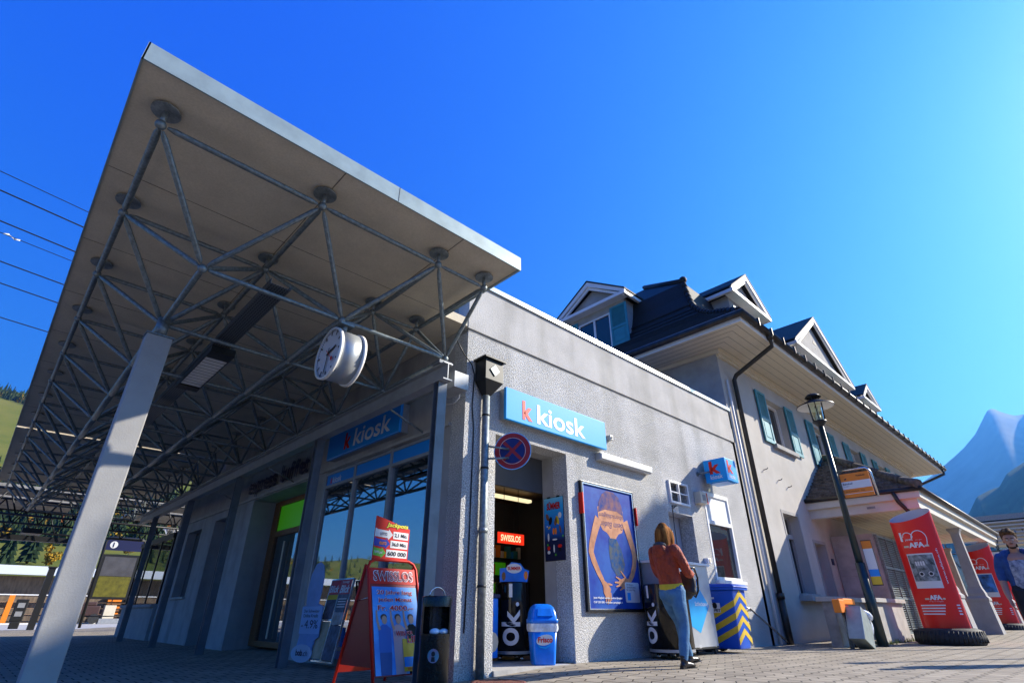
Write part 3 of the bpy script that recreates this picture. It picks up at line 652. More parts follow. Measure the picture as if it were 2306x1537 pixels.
# letter signs
ks = thing('kiosk_sign', 'blue illuminated box sign over the shop entrance in the sun', 'shop sign', (6.1, 5.3, 3.35), group='blue kiosk signs')
mb = MB(); mb.box(4.93,7.31,5.35,5.45,3.13,3.60); mb.build('back_box', m_steelp, ks)
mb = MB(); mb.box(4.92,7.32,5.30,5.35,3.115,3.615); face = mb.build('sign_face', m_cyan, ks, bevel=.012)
text('k', m_red, ks, (5.26,5.298,3.185), X, Z, h=.30, w=.215, bold=.035, t=.002); text('kiosk', m_swhite, ks, (5.58,5.298,3.185), X, Z, h=.31, w=1.16, bold=.015, t=.002)
k2 = thing('kiosk_sign', 'blue box sign in the shade above the shop window under the canopy', 'shop sign', (4.2, 8.1, 3.35), group='blue kiosk signs')
mb = MB(); mb.box(4.16,4.28,6.88,9.30,3.11,3.58); mb.build('back_box', m_steelp, k2)
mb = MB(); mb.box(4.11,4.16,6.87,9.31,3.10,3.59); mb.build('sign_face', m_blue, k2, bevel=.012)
text('k', m_red, k2, (4.108,8.66,3.18), -Y, Z, h=.30, w=.22, bold=.035, shear=.08); text('kiosk', m_swhite, k2, (4.108,8.33,3.18), -Y, Z, h=.31, w=1.2, bold=.015, shear=.08)
eb = thing('buffet_lettering', 'dark navy raised letters above the shaded buffet entrance', 'lettering', (4.22, 12, 3.1))
for k, ch in enumerate('express buffet'):
    if ch == ' ': continue
    h = {'e':.26,'x':.26,'p':.36,'r':.26,'s':.26,'b':.37,'u':.26,'f':.37,'t':.33}[ch]; y_ = 13.55 - k*.235
    z_ = 3.10 - (.10 if ch == 'p' else 0)
    for tt in (.002,.02,.035): o_ = text(ch, m_navy, eb, (4.235,y_,z_), -Y, Z, h=h, w=.20 if ch not in 'frt' else .15, bold=.02, t=tt-.03+.03, name='letter') if tt == .035 or tt == .002 else None
cu = thing('kiosk_cube_sign', 'small blue cube sign with a red letter bracketed out from the wall', 'shop sign', (11.0, 5.1, 3.3), group='blue kiosk signs')
cx0, cx1, cy0, cy1, cz0, cz1 = 10.83, 11.33, 4.845, 5.33, 3.08, 3.56
mb = MB(); mb.m(0).box(cx0,cx1,cy0,cy1,cz0,cz1); mb.build('cube', m_cyan, cu, bevel=.012)
for O, U in (((cx0-.002,cy1-.10,0),-Y),((cx0+.06,cy0-.002,0),X)):
    O = Vector(O); text('k', m_red, cu, O+Z*(cz0+.165)+U*.02, U, Z, h=.27, w=.24, bold=.04); text('kiosk', m_swhite, cu, O+Z*(cz0+.055)-U*(.0 if U == X else .02)+U*.04, U, Z, w=.27, bold=.008)
mb = MB(); mb.box(10.90,11.26,4.9,5.28,3.066,3.08); mb.build('base_frame', m_blue, cu)
mb = MB(); mb.tube([(10.8,5.2,3.30),(10.72,5.35,3.28),(10.72,5.45,3.28)],.02,8); mb.cyl((10.72,5.43,3.28),(10.72,5.45,3.28),.05,n=12); mb.cyl((11.08,5.30,3.3),(11.08,5.45,3.3),.035,n=10); mb.build('wall_arm', m_galv, cu)
wl_ = thing('wall_lamp', 'long white fluorescent wall lamp between the sign and the poster case', 'lamp', (7.9, 5.38, 2.98))
mb = MB(); mb.box(7.16,8.72,5.33,5.45,2.93,3.06); mb.build('housing', mat('lamp_housing',(.5,.5,.48),.4), wl_, bevel=.02)
mb = MB(); mb.box(7.17,8.71,5.31,5.328,2.95,3.05); mb.build('diffuser', mat('diffuser',(.75,.74,.66),.3), wl_, bevel=.008)
for (x0,x1,z0,z1,lab,nm,cat,m_) in ((7.53,7.62,3.36,3.45,'tiny grey sensor box right of the sunlit sign','sensor_box','sensor',m_steelp),(10.42,10.72,2.62,2.86,'cream alarm box with a red stripe beside the grille','alarm_box','alarm box',m_cream),(10.42,10.56,1.48,1.58,'small white socket box on the render above the wheeled bin','socket_box','socket',m_white)):
    t = thing(nm, lab, cat, (x0, 5.4, z0)); mb = MB(); mb.box(x0,x1,5.36 if nm != 'alarm_box' else 5.30,5.45,z0,z1); mb.build('box', m_, t, bevel=.012)
    if nm == 'alarm_box': mb = MB(); mb.box(x1-.05,x1-.02,5.294,5.302,z0+.01,z1-.01); mb.build('red_stripe', m_red, t); mb = MB(); mb.box(x0+.08,x0+.2,5.293,5.302,z0+.06,z1-.06); mb.build('grille', m_dconc, t)
    elif nm == 'socket_box': mb = MB(); mb.cyl(((x0+x1)/2,5.35,(z0+z1)/2),((x0+x1)/2,5.37,(z0+z1)/2),.04,n=12); mb.build('cap', m_cream, t)
    else: mb = MB(); mb.cyl(((x0+x1)/2,5.35,(z0+z1)/2),((x0+x1)/2,5.365,(z0+z1)/2),.02,n=12); mb.build('lens', m_dark, t)
dh = thing('drain_handle', 'thin black wall hook with a hanging chain left of the storage door', 'wall hook', (9.2,5.4,2.4))
mb = MB(); mb.tube([(9.55,5.45,2.44),(9.3,5.25,2.42),(9.05,5.20,2.38)],.012,6); mb.tube([(9.08,5.21,2.38),(9.06,5.21,2.0),(9.08,5.22,1.2)],.008,5); mb.build('hook_and_chain', m_dark, dh)

# ================================================================ STATION BUILDING
sb = thing('station_building', 'three storey station building with teal shutters, wide cream eaves and dark mansard roof', 'building', (12.95, 5.45, 0))
XA, XB, YB = 12.95, 33.6, 17.0
wins = [(15.62,17.06),(19.5,20.92),(23.3,24.7),(27.0,28.35),(30.7,32.1)]
gw = [(15.05,16.08,1.05,2.97),(16.88,17.72,.35,2.37),(20.5,21.6,.9,2.6),(24.2,25.3,.9,2.6),(27.6,28.7,.9,2.6)]
mb = MB(); wall_grid(mb, (0,5.45,0), X, Z, -Y, XA, XB, -.1, 7.1, [(a,b,4.95,6.40) for a,b in wins]+gw, .35)
mb.poly([(XA,5.45,-.1),(XA,YB,-.1),(XA,YB,7.1),(XA,5.45,7.1)]); mb.poly([(XB,5.45,-.1),(XB,YB,-.1),(XB,YB,7.1),(XB,5.45,7.1)]); mb.poly([(XA,YB,-.1),(XB,YB,-.1),(XB,YB,7.1),(XA,YB,7.1)])
mb.build('wall', mat('station_render',(0.50,0.475,0.435),.93,noise_amt=.08,nscale=1.1,bump=.9,bscale=55,bumpdist=.012,spec=.1), sb)
mb = MB(); mb.box(XA-.03,XA+.0,5.45,8.6,4.8,7.05); mb.box(XA-.05,XA+.9,5.40,5.45,6.9,7.05); mb.build('corner_pilaster', m_plaster, sb)
mb = MB(); mb.box(XA-.12,XB+.1,5.33,5.45,6.92,7.03); mb.box(XA-.12,XA-.0,5.45,YB,6.92,7.03); mb.box(XA-.06,XB,5.38,5.45,6.84,6.92); mb.build('eaves_moulding', m_cream, sb)
ex, ey, fx, fy = 11.80, 4.20, 34.70, 18.2
mb = MB(); mb.box(ex+.03,fx-.03,ey+.03,fy,7.03,7.06); mb.build('soffit', mat('soffit_boards',(0.66,0.57,0.42),.55,noise_amt=.03), sb)
mb = MB()
for k in range(5): mb.box(ex+.15+k*.22,fx,ey+.18+k*.22,ey+.186+k*.22,7.024,7.0295); mb.box(ex+.15+k*.22,ex+.156+k*.22,ey+.19+k*.22,fy,7.024,7.0295)
mb.build('soffit_joints', mat('joint_dark',(.16,.14,.11),.8), sb)  # thin dark strips along the soffit joints
mb = MB(); mb.box(ex,fx,ey,ey+.03,7.02,7.15); mb.box(ex,ex+.03,ey+.03,fy,7.02,7.15); mb.box(fx-.03,fx,ey+.03,fy,7.02,7.15); mb.build('fascia_board', m_white, sb)
mb = MB(); gx, gy = ex-.07, ey-.07
mb.tube([(gx,fy,7.2),(gx,gy,7.2),(fx+.07,gy,7.2)],.10,10)
k_ = gx+.8
while k_ < fx: mb.box(k_,k_+.03,gy-.112,gy+.05,7.10,7.315); k_ += .78
mb.build('gutter', m_copper, sb)
mb = MB()
mb.tube([(13.35,gy,7.2),(13.38,gy,7.05),(13.42,gy+.02,6.86),(13.55,5.28,6.42),(13.55,5.36,6.3),(13.55,5.36,.5)],.062,10); mb.cyl((13.55,5.36,.9),(13.55,5.36,1.02),.09,n=12); mb.cyl((13.55,5.36,-.05),(13.55,5.36,.95),.075,n=12); mb.cyl((13.35,gy,7.02),(13.35,gy,7.22),.08,n=10)
mb.build('downpipe', m_copper, sb)
mb = MB(); mb.tube([(34.3,gy,7.2),(34.3,gy+.02,6.9),(33.55,5.3,6.35),(33.5,5.36,6.2),(33.5,5.36,3)],.06,8); mb.build('downpipe', m_copper, sb)
mb = MB(); mb.cyl((13.15,5.40,-.05),(13.15,5.40,6.2),.03,n=10); mb.build('cable_conduit', m_white, sb)
# mansard roof with bell-cast eaves
prof = [(0,7.26),(.4,7.6),(1.2,8.2),(1.66,8.64),(2.1,9.22),(2.3,9.85),(2.42,10.45),(5.8,13.3)]
mb = MB(); mb.loft([[Vector(p) for p in ((ex+i,ey+i,z),(fx-i,ey+i,z),(fx-i,fy+1-i,z),(ex+i,fy+1-i,z))] for i, z in prof]); mb.build('mansard_roof', m_tile, sb)
mb = MB()   # tile courses and snow-guard lumps along the lower slope and hip
for i, z in [(.06+.16*k, None) for k in range(14)]:
    for (a, za), (b, zb) in zip(prof, prof[1:]):
        if a <= i <= b: z = za+(zb-za)*(i-a)/(b-a)
    mb.box(ex+i-.03,fx-i,ey+i-.03,ey+i+.02,z-.01,z+.035); mb.box(ex+i-.03,ex+i+.02,ey+i+.02,fy-i,z-.01,z+.035)
mb.build('tile_courses', m_tile, sb)
mb = MB(); P_ = [Vector((ex+i,ey+i,z+.05)) for i, z in prof[:-1]]
for a, b in zip(P_, P_[1:]):
    n_ = max(2, int((b-a).length/.22))
    for k in range(n_): mb.cyl(a+(b-a)*k/n_, a+(b-a)*(k+1.12)/n_, .09, .07, n=8)
pr = prof[-2]; i2 = 2.42; mb.tube([(ex+i2,ey+i2,10.5),(ex+5.8,ey+5.8,13.4)],.09,8); mb.sph((ex+2.4,ey+2.4,10.52),.13,10,7); mb.build('hip_tiles', m_tile, sb)
mb = MB()
for k in range(24): mb.cyl((13.0+k*.93,4.68,7.68),(13.0+k*.93,4.68,7.76),.03,n=6)
mb.build('snow_guards', m_galvd, sb)
# windows with shutters
def shutter(x0, x1, z0, z1, par, O=(0,5.45,0), U=X, N=-Y, m=m_teal):
    O = Vector(O); mb = MB(); N = Vector(N)
    def bx(u0,u1,v0,v1,d0,d1):
        p = [O+U*u0+Z*v0+N*d0, O+U*u1+Z*v1+N*d1]; mb.box(min(p[0].x,p[1].x),max(p[0].x,p[1].x),min(p[0].y,p[1].y),max(p[0].y,p[1].y),v0,v1)
    s = .075; zm = z0+(z1-z0)*.42
    bx(x0,x0+s,z0,z1,.03,.07); bx(x1-s,x1,z0,z1,.03,.07); bx(x0+s,x1-s,z0,z0+.09,.03,.07); bx(x0+s,x1-s,z1-.08,z1,.03,.07); bx(x0+s,x1-s,zm,zm+.09,.03,.07)
    bx(x0+s,x1-s,z0+.09,zm,.035,.05); bx(x0+s+.06,x1-s-.06,z0+.15,zm-.06,.05,.062); bx(x0+s,x1-s,zm+.09,z1-.08,.035,.04)
    k = zm+.10
    while k < z1-.10: bx(x0+s,x1-s,k,k+.018,.045,.066); k += .042
    return mb.build('shutter', m, par)
for a, b in wins:
    mb = MB(); mb.box(a,b,5.70,5.73,4.95,6.40); w = mb.build('window', m_pane, sb)
    mb = MB(); m2 = (a+b)/2
    for q in ((a,a+.06,4.95,6.4),(b-.06,b,4.95,6.4),(m2-.04,m2+.04,4.95,6.4),(a+.06,m2-.04,6.33,6.4),(m2+.04,b-.06,6.33,6.4),(a+.06,m2-.04,4.95,5.02),(m2+.04,b-.06,4.95,5.02)): mb.box(q[0],q[1],5.64,5.70,q[2],q[3])
    mb.build('frame', m_white, w)
    mb = MB(); mb.box(a-.1,b+.1,5.33,5.45,4.80,4.92); mb.build('sill', m_plaster, w)
    shutter(a-.66,a-.02,4.90,6.45,w); shutter(b+.02,b+.66,4.90,6.45,w)
for k, (a,b,z0,z1) in enumerate(gw):
    mb = MB(); mb.box(a,b,5.74,5.77,z0,z1); w = mb.build('window' if k != 1 else 'side_door', m_pane if k != 1 else m_teal, sb)
    mb = MB(); mb.box(a,a+.05,5.68,5.74,z0,z1); mb.box(b-.05,b,5.68,5.74,z0,z1); mb.box(a+.05,b-.05,5.68,5.74,z1-.05,z1)
    if k != 1: mb.box(a+.05,b-.05,5.66,5.74,z0+(z1-z0)*.70,z0+(z1-z0)*.76); mb.box(a-.08,b+.08,5.37,5.45,z0-.08,z0)
    mb.build('frame', m_plaster, w)
mb = MB()
for q in ((14.97,15.05,1.05,3.05),(16.08,16.16,1.05,3.05),(15.05,16.08,2.97,3.05),(16.80,16.88,.3,2.45),(17.72,17.80,.3,2.45),(16.88,17.72,2.37,2.45)): mb.box(q[0],q[1],5.44,5.451,q[2],q[3])
mb.build('window_surround', m_plaster, sb)
mb = MB(); 
for (x_, z_) in ((14.45,4.0),(15.3,3.85),(15.9,3.75)): mb.tube([(x_,5.45,z_),(x_,5.36,z_+.01),(x_+.03,5.34,z_+.05)],.012,5)
mb.build('wall_hooks', m_dark, sb)
mb = MB(); mb.box(17.95,18.12,5.43,5.449,1.85,2.02); mb.build('blue_number_plate', m_navy, sb)
mb = MB(); mb.box(14.9,17.2,5.15,5.45,.88,1.0); mb.build('stone_ledge', m_conc, sb)
# dormers
def dormer(side_, c, hw, zap, zev, wz, ww, par, depth=4.0):
    """side_ 'x': gable faces -X at x=13.27; 'y': faces -Y at y=5.67; c centre along the other axis"""
    if side_ == 'x': P = lambda u, d, z: Vector((13.27+d, c-u, z))
    else: P = lambda u, d, z: Vector((c+u, 5.67+d, z))
    slab = lambda mb, q, t: None
    mb = MB()
    rise = zap-zev
    for s in (-1, 1):   # roof slabs
        a, b, e, f = P(0,0,zap), P(s*hw,0,zev), P(s*hw,depth,zev), P(0,depth,zap); dn = Vector((0,0,-.10))
        mb.loft([[a,b,e,f],[a+dn*.6,b+dn*.6,e+dn*.6,f+dn*.6]])
    dr = mb.build('dormer_roof', m_tile, par)
    mb = MB()
    for s in (-1, 1):   # white verge boards
        a, b = P(0,.02,zap-.07), P(s*hw*.99,.02,zev-.05)
        mb.loft([[a, b, b+Z*-.14, a+Z*-.19],[p+(P(0,.06,0)-P(0,0,0)) for p in (a, b, b+Z*-.14, a+Z*-.19)]])
        a, b = P(0,.08,zap-.26), P(s*hw*.93,.08,zev-.17)
        mb.loft([[a, b, b+Z*-.09, a+Z*-.12],[p+(P(0,.06,0)-P(0,0,0)) for p in (a, b, b+Z*-.09, a+Z*-.12)]])
    def bx(u0,u1,d0,d1,z0,z1,tgt=None):
        a, b = P(u0,d0,z0), P(u1,d1,z1); (tgt or mb).box(min(a.x,b.x),max(a.x,b.x),min(a.y,b.y),max(a.y,b.y),z0,z1)
    bx(-hw*.985,hw*.985,0.0,.12,zev-.22,zev-.10); bx(-hw*.95,hw*.95,.12,.34,zev-.22,zev-.16); 
    for s in (-1, 1): bx(min(s*hw*.985,s*(hw-.12)),max(s*hw*.985,s*(hw-.12)),.12,depth,zev-.22,zev-.10)
    mb.build('cornice', m_white, par)
    mb = MB(); g = P(0,.30,0)-P(0,0,0)
    pts = [P(-hw*.86,0,zev-.10)+g, P(hw*.86,0,zev-.10)+g, P(0,0,zap-.36)+g]; mb.loft([pts,[p+(P(0,.1,0)-P(0,0,0)) for p in pts]])
    bx(-(hw-.32),(hw-.32),.34,depth,wz[0]-.9,zev-.16); mb.build('dormer_wall', m_plaster, par)
    mb = MB(); bx(-ww,ww,.315,.335,wz[0],wz[1]); w = mb.build('window', m_pane, par)
    mb = MB(); t = .06
    bx(-ww-t,-ww,.27,.335,wz[0]-t,wz[1]+t); bx(ww,ww+t,.27,.335,wz[0]-t,wz[1]+t); bx(-.04,.04,.28,.325,wz[0],wz[1]); bx(-ww,ww,.27,.335,wz[1],wz[1]+t); bx(-ww-.1,ww+.1,.22,.335,wz[0]-.1,wz[0]-t*.99)
    mb.build('frame', m_white, w)
    return P, w
P_, w_ = dormer('x', 9.9, 1.6, 11.69, 10.66, (8.66,10.05), .66, sb)
shutter(-9.18,-8.48,8.72,10.26,w_,O=(13.585,0,0),U=-Y,N=-X); shutter(-11.35,-10.65,8.72,10.26,w_,O=(13.585,0,0),U=-Y,N=-X)
for c_, hw, zap in ((17.45,1.62,11.87),(25.2,3.75,13.15),(31.9,1.5,11.65)):
    P_, w_ = dormer('y', c_, hw, zap, 10.66, (8.9,9.95), .55, sb, depth=4.0 if hw < 3 else 6)
    shutter(c_-1.2,c_-.62,8.85,10.1,w_,O=(0,5.98,0)); shutter(c_+.62,c_+1.2,8.85,10.1,w_,O=(0,5.98,0))
    if hw > 3:
        for s in (-2.2, 2.2):
            mb = MB(); mb.box(c_+s-.4,c_+s+.4,5.98,6.0,8.9,9.95); w2 = mb.build('window', m_pane, sb); mb = MB(); mb.box(c_+s-.46,c_+s-.4,5.94,6.0,8.85,10.0); mb.box(c_+s+.4,c_+s+.46,5.94,6.0,8.85,10.0); mb.box(c_+s-.4,c_+s+.4,5.94,6.0,9.95,10.0); mb.build('frame', m_white, w2)
        mb = MB()
        for k in range(3): mb.box(c_-.14+k*.13,c_-.08+k*.13,5.955,5.972,11.75,11.9)
        mb.box(c_-.05,c_+.02,5.955,5.972,11.5,11.58); mb.build('vent_slots', m_dark, sb)

# ================================================================ PORCH
po = thing('station_porch', 'tiled porch with cream soffit and white columns in front of the station facade', 'porch', (17.0, 2.7, 0))
qx, qy, rx = 17.0, 2.70, 29.7
mb = MB(); pf = [(-.06,3.50),(.35,3.72),(.9,4.08),(1.6,4.55),(2.2,4.95),(2.70,5.22)]
R_a = [[Vector((qx+i,qy+i,z)),Vector((rx-i,qy+i,z)),Vector((rx-i,5.445,z)),Vector((qx+i,5.445,z))] for i, z in pf]
mb.loft(R_a); mb.build('tiled_roof', m_brtile, po)
mb = MB(); rr = random.Random(4)
for k in range(13):
    i = .0+k*.2
    for (a, za), (b, zb) in zip(pf, pf[1:]):
        if a <= i <= b: z = za+(zb-za)*(i-a)/(b-a)
    y_ = qy+i
    while y_ < 5.44: w = min(rr.uniform(.16,.22), 5.44-y_); dz = rr.uniform(0,.03); mb.box(qx+i-.04,qx+i+.1,y_,y_+w*.96,z-.02,z+.03+dz); y_ += w
    x_ = qx+i+.12
    while x_ < rx-i: w = rr.uniform(.3,.4); mb.box(x_,x_+w*.96,qy+i-.04,qy+i+.1,z-.02,z+.03+rr.uniform(0,.02)); x_ += w
mb.build('tile_courses', m_brtile, po)
mb = MB()
Pp = [Vector((qx+i,qy+i,z+.07)) for i, z in pf]
for a, b in zip(Pp, Pp[1:]): mb.cyl(a, b+(b-a)*.05, .12, .10, n=8)
mb.build('hip_tiles', m_brtile, po)
mb = MB(); mb.box(qx,qx+.05,qy,5.449,3.26,3.49); mb.box(qx+.05,rx,qy,qy+.05,3.26,3.49); mb.box(rx-.05,rx,qy+.05,5.449,3.26,3.49)
mb.box(qx+.10,qx+.34,qy+.10,5.448,3.02,3.25); mb.box(qx+.34,rx-.1,qy+.10,qy+.34,3.02,3.25); mb.build('fascia_beam', mat('warm_white_wood',(0.58,0.56,0.49),.6,noise_amt=.05,nscale=3), po)
mb = MB(); mb.box(qx+.05,rx-.05,qy+.05,5.448,3.245,3.26); mb.build('soffit', m_cream, po)
mb = MB()
for k in range(14): mb.box(qx+.4,rx-.4,qy+.45+k*.17,qy+.46+k*.17,3.236,3.2445)
mb.build('soffit_joints', mat('joint_light',(.75,.68,.52),.7), po)
mb = MB(); mb.tube([(qx-.04,5.44,3.50),(qx-.04,qy-.05,3.47),(rx+.05,qy-.05,3.47)],.06,8); mb.build('gutter', m_copper, po)
mb = MB(); mb.tube([(qx-.04,qy+.55,3.44),(qx+.0,qy+.5,3.2),(qx+.2,qy+.35,2.9),(qx+.25,qy+.3,2.2)],.05,8); mb.build('downpipe', m_copper, po)
mb = MB(); mb.box(qx-.004,qx,qy+1.05,qy+1.25,3.10,3.16); mb.build('number_plate', m_dconc, po)
for xc, yc in ((22.4,3.0),(27.7,3.0),(18.2,3.0),(29.2,4.4)):
    mb = MB()
    sq = lambda s, z: [Vector((xc-s,yc-s,z)),Vector((xc+s,yc-s,z)),Vector((xc+s,yc+s,z)),Vector((xc-s,yc+s,z))]
    mb.loft([sq(.30,.04),sq(.24,.95),sq(.26,.95),sq(.26,1.02),sq(.21,1.08),sq(.21,1.15),sq(.16,1.3),sq(.15,1.38),sq(.115,2.75),sq(.12,2.87),sq(.16,2.96),sq(.17,2.96),sq(.17,3.02)])
    mb.build('column', m_plaster, po)
mb = MB(); mb.box(rx-4.5,rx,5.2,5.43,0,3.0); mb.build('rear_wall', m_plaster, po)
# concrete ticket enclosure and louvred cage under the porch
en = thing('concrete_enclosure', 'grey precast concrete box under the porch with a louvred metal side', 'enclosure', (18.33, 4.3, 0))
mb = MB(); mb.box(18.33,20.9,4.33,5.43,.95,2.64); mb.box(18.32,18.331,4.45,5.3,2.50,2.52); mb.build('concrete_shell', mat('enclosure_concrete',(.36,.38,.37),.8,noise_amt=.18,nscale=2.2,bump=.2,bscale=20), en)
mb = MB(); 
for zz in (1.55,1.72,1.06): mb.box(18.322,18.329,4.4,5.4,zz,zz+.008)
mb.build('casting_joints', m_dconc, en)
mb = MB()
for xx in (18.42,19.24,20.06,20.86): mb.box(xx,xx+.04,4.25,4.32,.1,2.62)
for zz in (2.55,1.72,.95,.12): mb.box(18.46,20.86,4.255,4.315,zz,zz+.05)
mb.build('grille_frame', m_galv, en)
mb = MB()
for k in range(44):
    zz = .18+k*.055
    mb.box(18.46,20.86,4.275,4.31,zz,zz+.022)
mb.build('louvres', m_galvd, en)
mb = MB(); mb.box(18.46,20.86,4.3215,4.327,.1,2.6); mb.build('dark_backing', m_black, en)
mb = MB(); mb.box(18.3,20.95,4.1,5.43,-.06,.12); mb.box(19.0,20.95,3.8,4.1,-.06,.0); mb.build('step', m_conc, en)
lw = thing('low_parapet_wall', 'low concrete parapet wall with a coping right of the lamp post', 'wall', (15.4, 4.0, 0))
mb = MB(); mb.box(15.4,17.75,4.0,4.18,-.05,.84); mb.build('wall_body', m_conc, lw)
mb = MB(); mb.box(15.3,17.85,3.92,4.26,.84,.93); mb.build('coping', m_conc, lw, bevel=.01)
lw2 = thing('low_parapet_wall', 'stub end of a low parapet wall with a thick coping left of the lamp post', 'wall', (13.2, 4.3, 0))
mb = MB(); mb.box(13.2,15.3,4.19,4.40,-.05,.83); mb.build('wall_body', m_dconc, lw2)
mb = MB(); mb.box(13.12,15.38,4.10,4.48,.83,.92); mb.build('coping', m_conc, lw2, bevel=.01)
hr = thing('handrail', 'short sloping steel handrail beside the wheeled bin', 'handrail', (11.9, 5.3, 0))
mb = MB(); mb.tube([(11.6,5.36,.72),(11.85,5.36,.70),(12.0,5.36,.64),(13.45,5.36,.04)],.02,8); mb.build('rail', m_chrome, hr)
mb = MB(); mb.cyl((11.95,5.37,.66),(11.95,5.45,.66),.012,n=6); mb.cyl((13.2,5.37,.13),(13.2,5.45,.13),.012,n=6); mb.build('wall_fixing', m_dark, hr)

# far platform roof on the right
fr = thing('far_platform_roof', 'long slatted timber canopy with steel lattice trusses beyond the porch', 'canopy', (60, 4, 0))
mb = MB(); mb.box(52,75,-14,7.3,6.55,6.9); mb.build('roof_edge', m_galvd, fr)
mb = MB()
for k in range(9): mb.box(52+k*.05,52.3+k*2.2,-14,7.2,6.50-k*.02-.08,6.54-k*.02-.08)
for k in range(7): mb.box(51.9,52.1,-14,7.2,4.9+k*.24,5.0+k*.24)
mb.build('slats', m_cream, fr)
mb = MB()
for yy in range(-12, 8, 1):
    mb.cyl((53,yy,4.6),(56,yy+.5,6.4),.05,n=5); mb.cyl((53,yy+1,4.6),(50.5,yy+.5,5.6),.05,n=5); mb.cyl((53,yy,4.6),(53,yy+1,4.6),.06,n=5); mb.cyl((53,yy,4.6),(53,yy+.5,3.6),.05,n=5); mb.cyl((53,yy+1,4.6),(53,yy+.5,3.6),.05,n=5)
for yy in (-10,-4,2,6.5): mb.cyl((53,yy,-.1),(53,yy,4.6),.12,n=8)
mb.build('lattice', m_galvd, fr)

# goods shed across the tracks
gs = thing('goods_shed', 'long open timber goods shed with a thick white portal frame across the tracks', 'shed', (-10, 61, 0))
m_shed = mat('weathered_boards', (0.16,0.12,0.085), .85, noise_amt=.3, nscale=1.2, stretch=(5,1,1))
mb = MB(); mb.box(-38,12.5,62.5,62.9,-.1,3.4); mb.build('rear_wall', m_shed, gs)
mb = MB(); mb.box(-38,12.6,61.2,61.6,3.45,4.12); mb.box(12.0,12.6,61.2,61.6,-.1,3.45); mb.build('portal_frame', mat('white_portal',(.62,.66,.70),.5), gs)
mb = MB(); mb.box(-38,12.6,61.6,72,3.9,4.05); mb.build('roof', m_galvd, gs)
mb = MB(); mb.box(-38,12.0,61.7,62.0,1.95,2.03)
mb.build('rail', m_white, gs)
mb = MB()
for zz in (.55,1.0,1.45): mb.cyl((-38,61.7,zz),(12,61.7,zz),.03,n=5)
mb.build('railing', m_rail, gs)
mb = MB()
for xx in (2.9,-6,-15,-24): mb = MB(); mb.box(xx,xx+.35,61.62,61.85,-.1,1.95); mb.build('timber_brace', m_orange, gs)
mb = MB(); mb.box(-38,12,61.0,61.2,-.14,-.05); mb.build('kerb', m_white, gs)
for k, xx in enumerate((11.55, 10.3)):
    t = thing('timber_rack', ('upright' if k == 0 else 'shorter') + ' rack of orange timber stacks inside the shed, ' + ('against the white corner post' if k == 0 else 'left of the tall rack'), 'rack', (xx, 62.1, 0), group='timber racks in the shed')
    mb = MB()
    for q in range(12 if k == 0 else 8): mb.m(q % 2); mb.box(xx-.35 if k == 0 else xx-.7, xx+.35, 61.9, 62.4, q*.26, q*.26+.17)
    mb.build('timber_stack', [m_orange, m_wood], t)
    mb = MB(); mb.box(xx-.4,xx-.35,61.88,62.4,-.05,3.1 if k == 0 else 2.1); mb.box(xx+.36,xx+.41,61.88,62.4,-.05,3.1 if k == 0 else 2.1); mb.build('upright', m_dark, t)
vh = thing('loader_machine', 'dark brown loading machine parked inside the goods shed', 'machine', (8, 60, 0))
mb = MB(); mb.box(7.2,8.9,59.6,60.6,.45,1.2); mb.box(7.5,8.6,59.7,60.5,1.2,1.5); mb.build('body', mat('machine_brown',(.05,.02,.015),.5), vh, bevel=.08)
mb = MB(); 
for xx in (7.5,8.6): mb.cyl((xx,59.5,.25),(xx,59.7,.25),.38,n=14)
mb.build('wheel', m_rubber, vh)
mb = MB(); mb.tube([(6.8,60,.3),(6.9,60,1.35),(7.3,60,1.5),(7.6,60,1.3)],.08,6); mb.build('lifting_arm', m_dark, vh)
bx_ = thing('storage_crate', 'pale crate standing on the yard in front of the shed', 'crate', (10, 60, 0))
mb = MB(); mb.box(9.2,10.0,59.6,60.4,.25,1.25); mb.build('crate_body', m_cream, bx_, bevel=.02); mb = MB(); mb.box(9.0,10.8,59.5,60.5,-.13,.25); mb.build('pallet', m_steelp, bx_)
# ================================================================ SIGNS, BINS AND FURNITURE
def rect(mb, O, U, V, u0, v0, w, h, d=0.0):
    O = Vector(O); N = U.cross(V); mb.poly([O+U*u0+V*v0+N*d, O+U*(u0+w)+V*v0+N*d, O+U*(u0+w)+V*(v0+h)+N*d, O+U*u0+V*(v0+h)+N*d]); return mb
def pol(mb, O, U, V, pts, d=0.0):
    O = Vector(O); N = U.cross(V); mb.poly([O+U*u+V*v+N*d for u, v in pts]); return mb
def ell(cx, cy, rx, ry, n=20, a=0):
    return [(cx+rx*cos(t)*cos(a)-ry*sin(t)*sin(a), cy+rx*cos(t)*sin(a)+ry*sin(t)*cos(a)) for t in [2*pi*i/n for i in range(n)]]
def band(mb, O, U, V, pts, w, d):   # thick polyline in a plane, tapered widths
    O = Vector(O); N = U.cross(V); P = [O+U*u+V*v+N*d for u, v in pts]; L = []; R = []
    for i, p in enumerate(P):
        t = (P[min(i+1,len(P)-1)]-P[max(i-1,0)]).normalized(); s = N.cross(t); ww = w[i] if isinstance(w,(list,tuple)) else w; L.append(p+s*ww/2); R.append(p-s*ww/2)
    b = len(mb.v); mb.v += L+R; n = len(P)
    for i in range(n-1): mb.face([b+i, b+i+1, b+n+i+1, b+n+i])
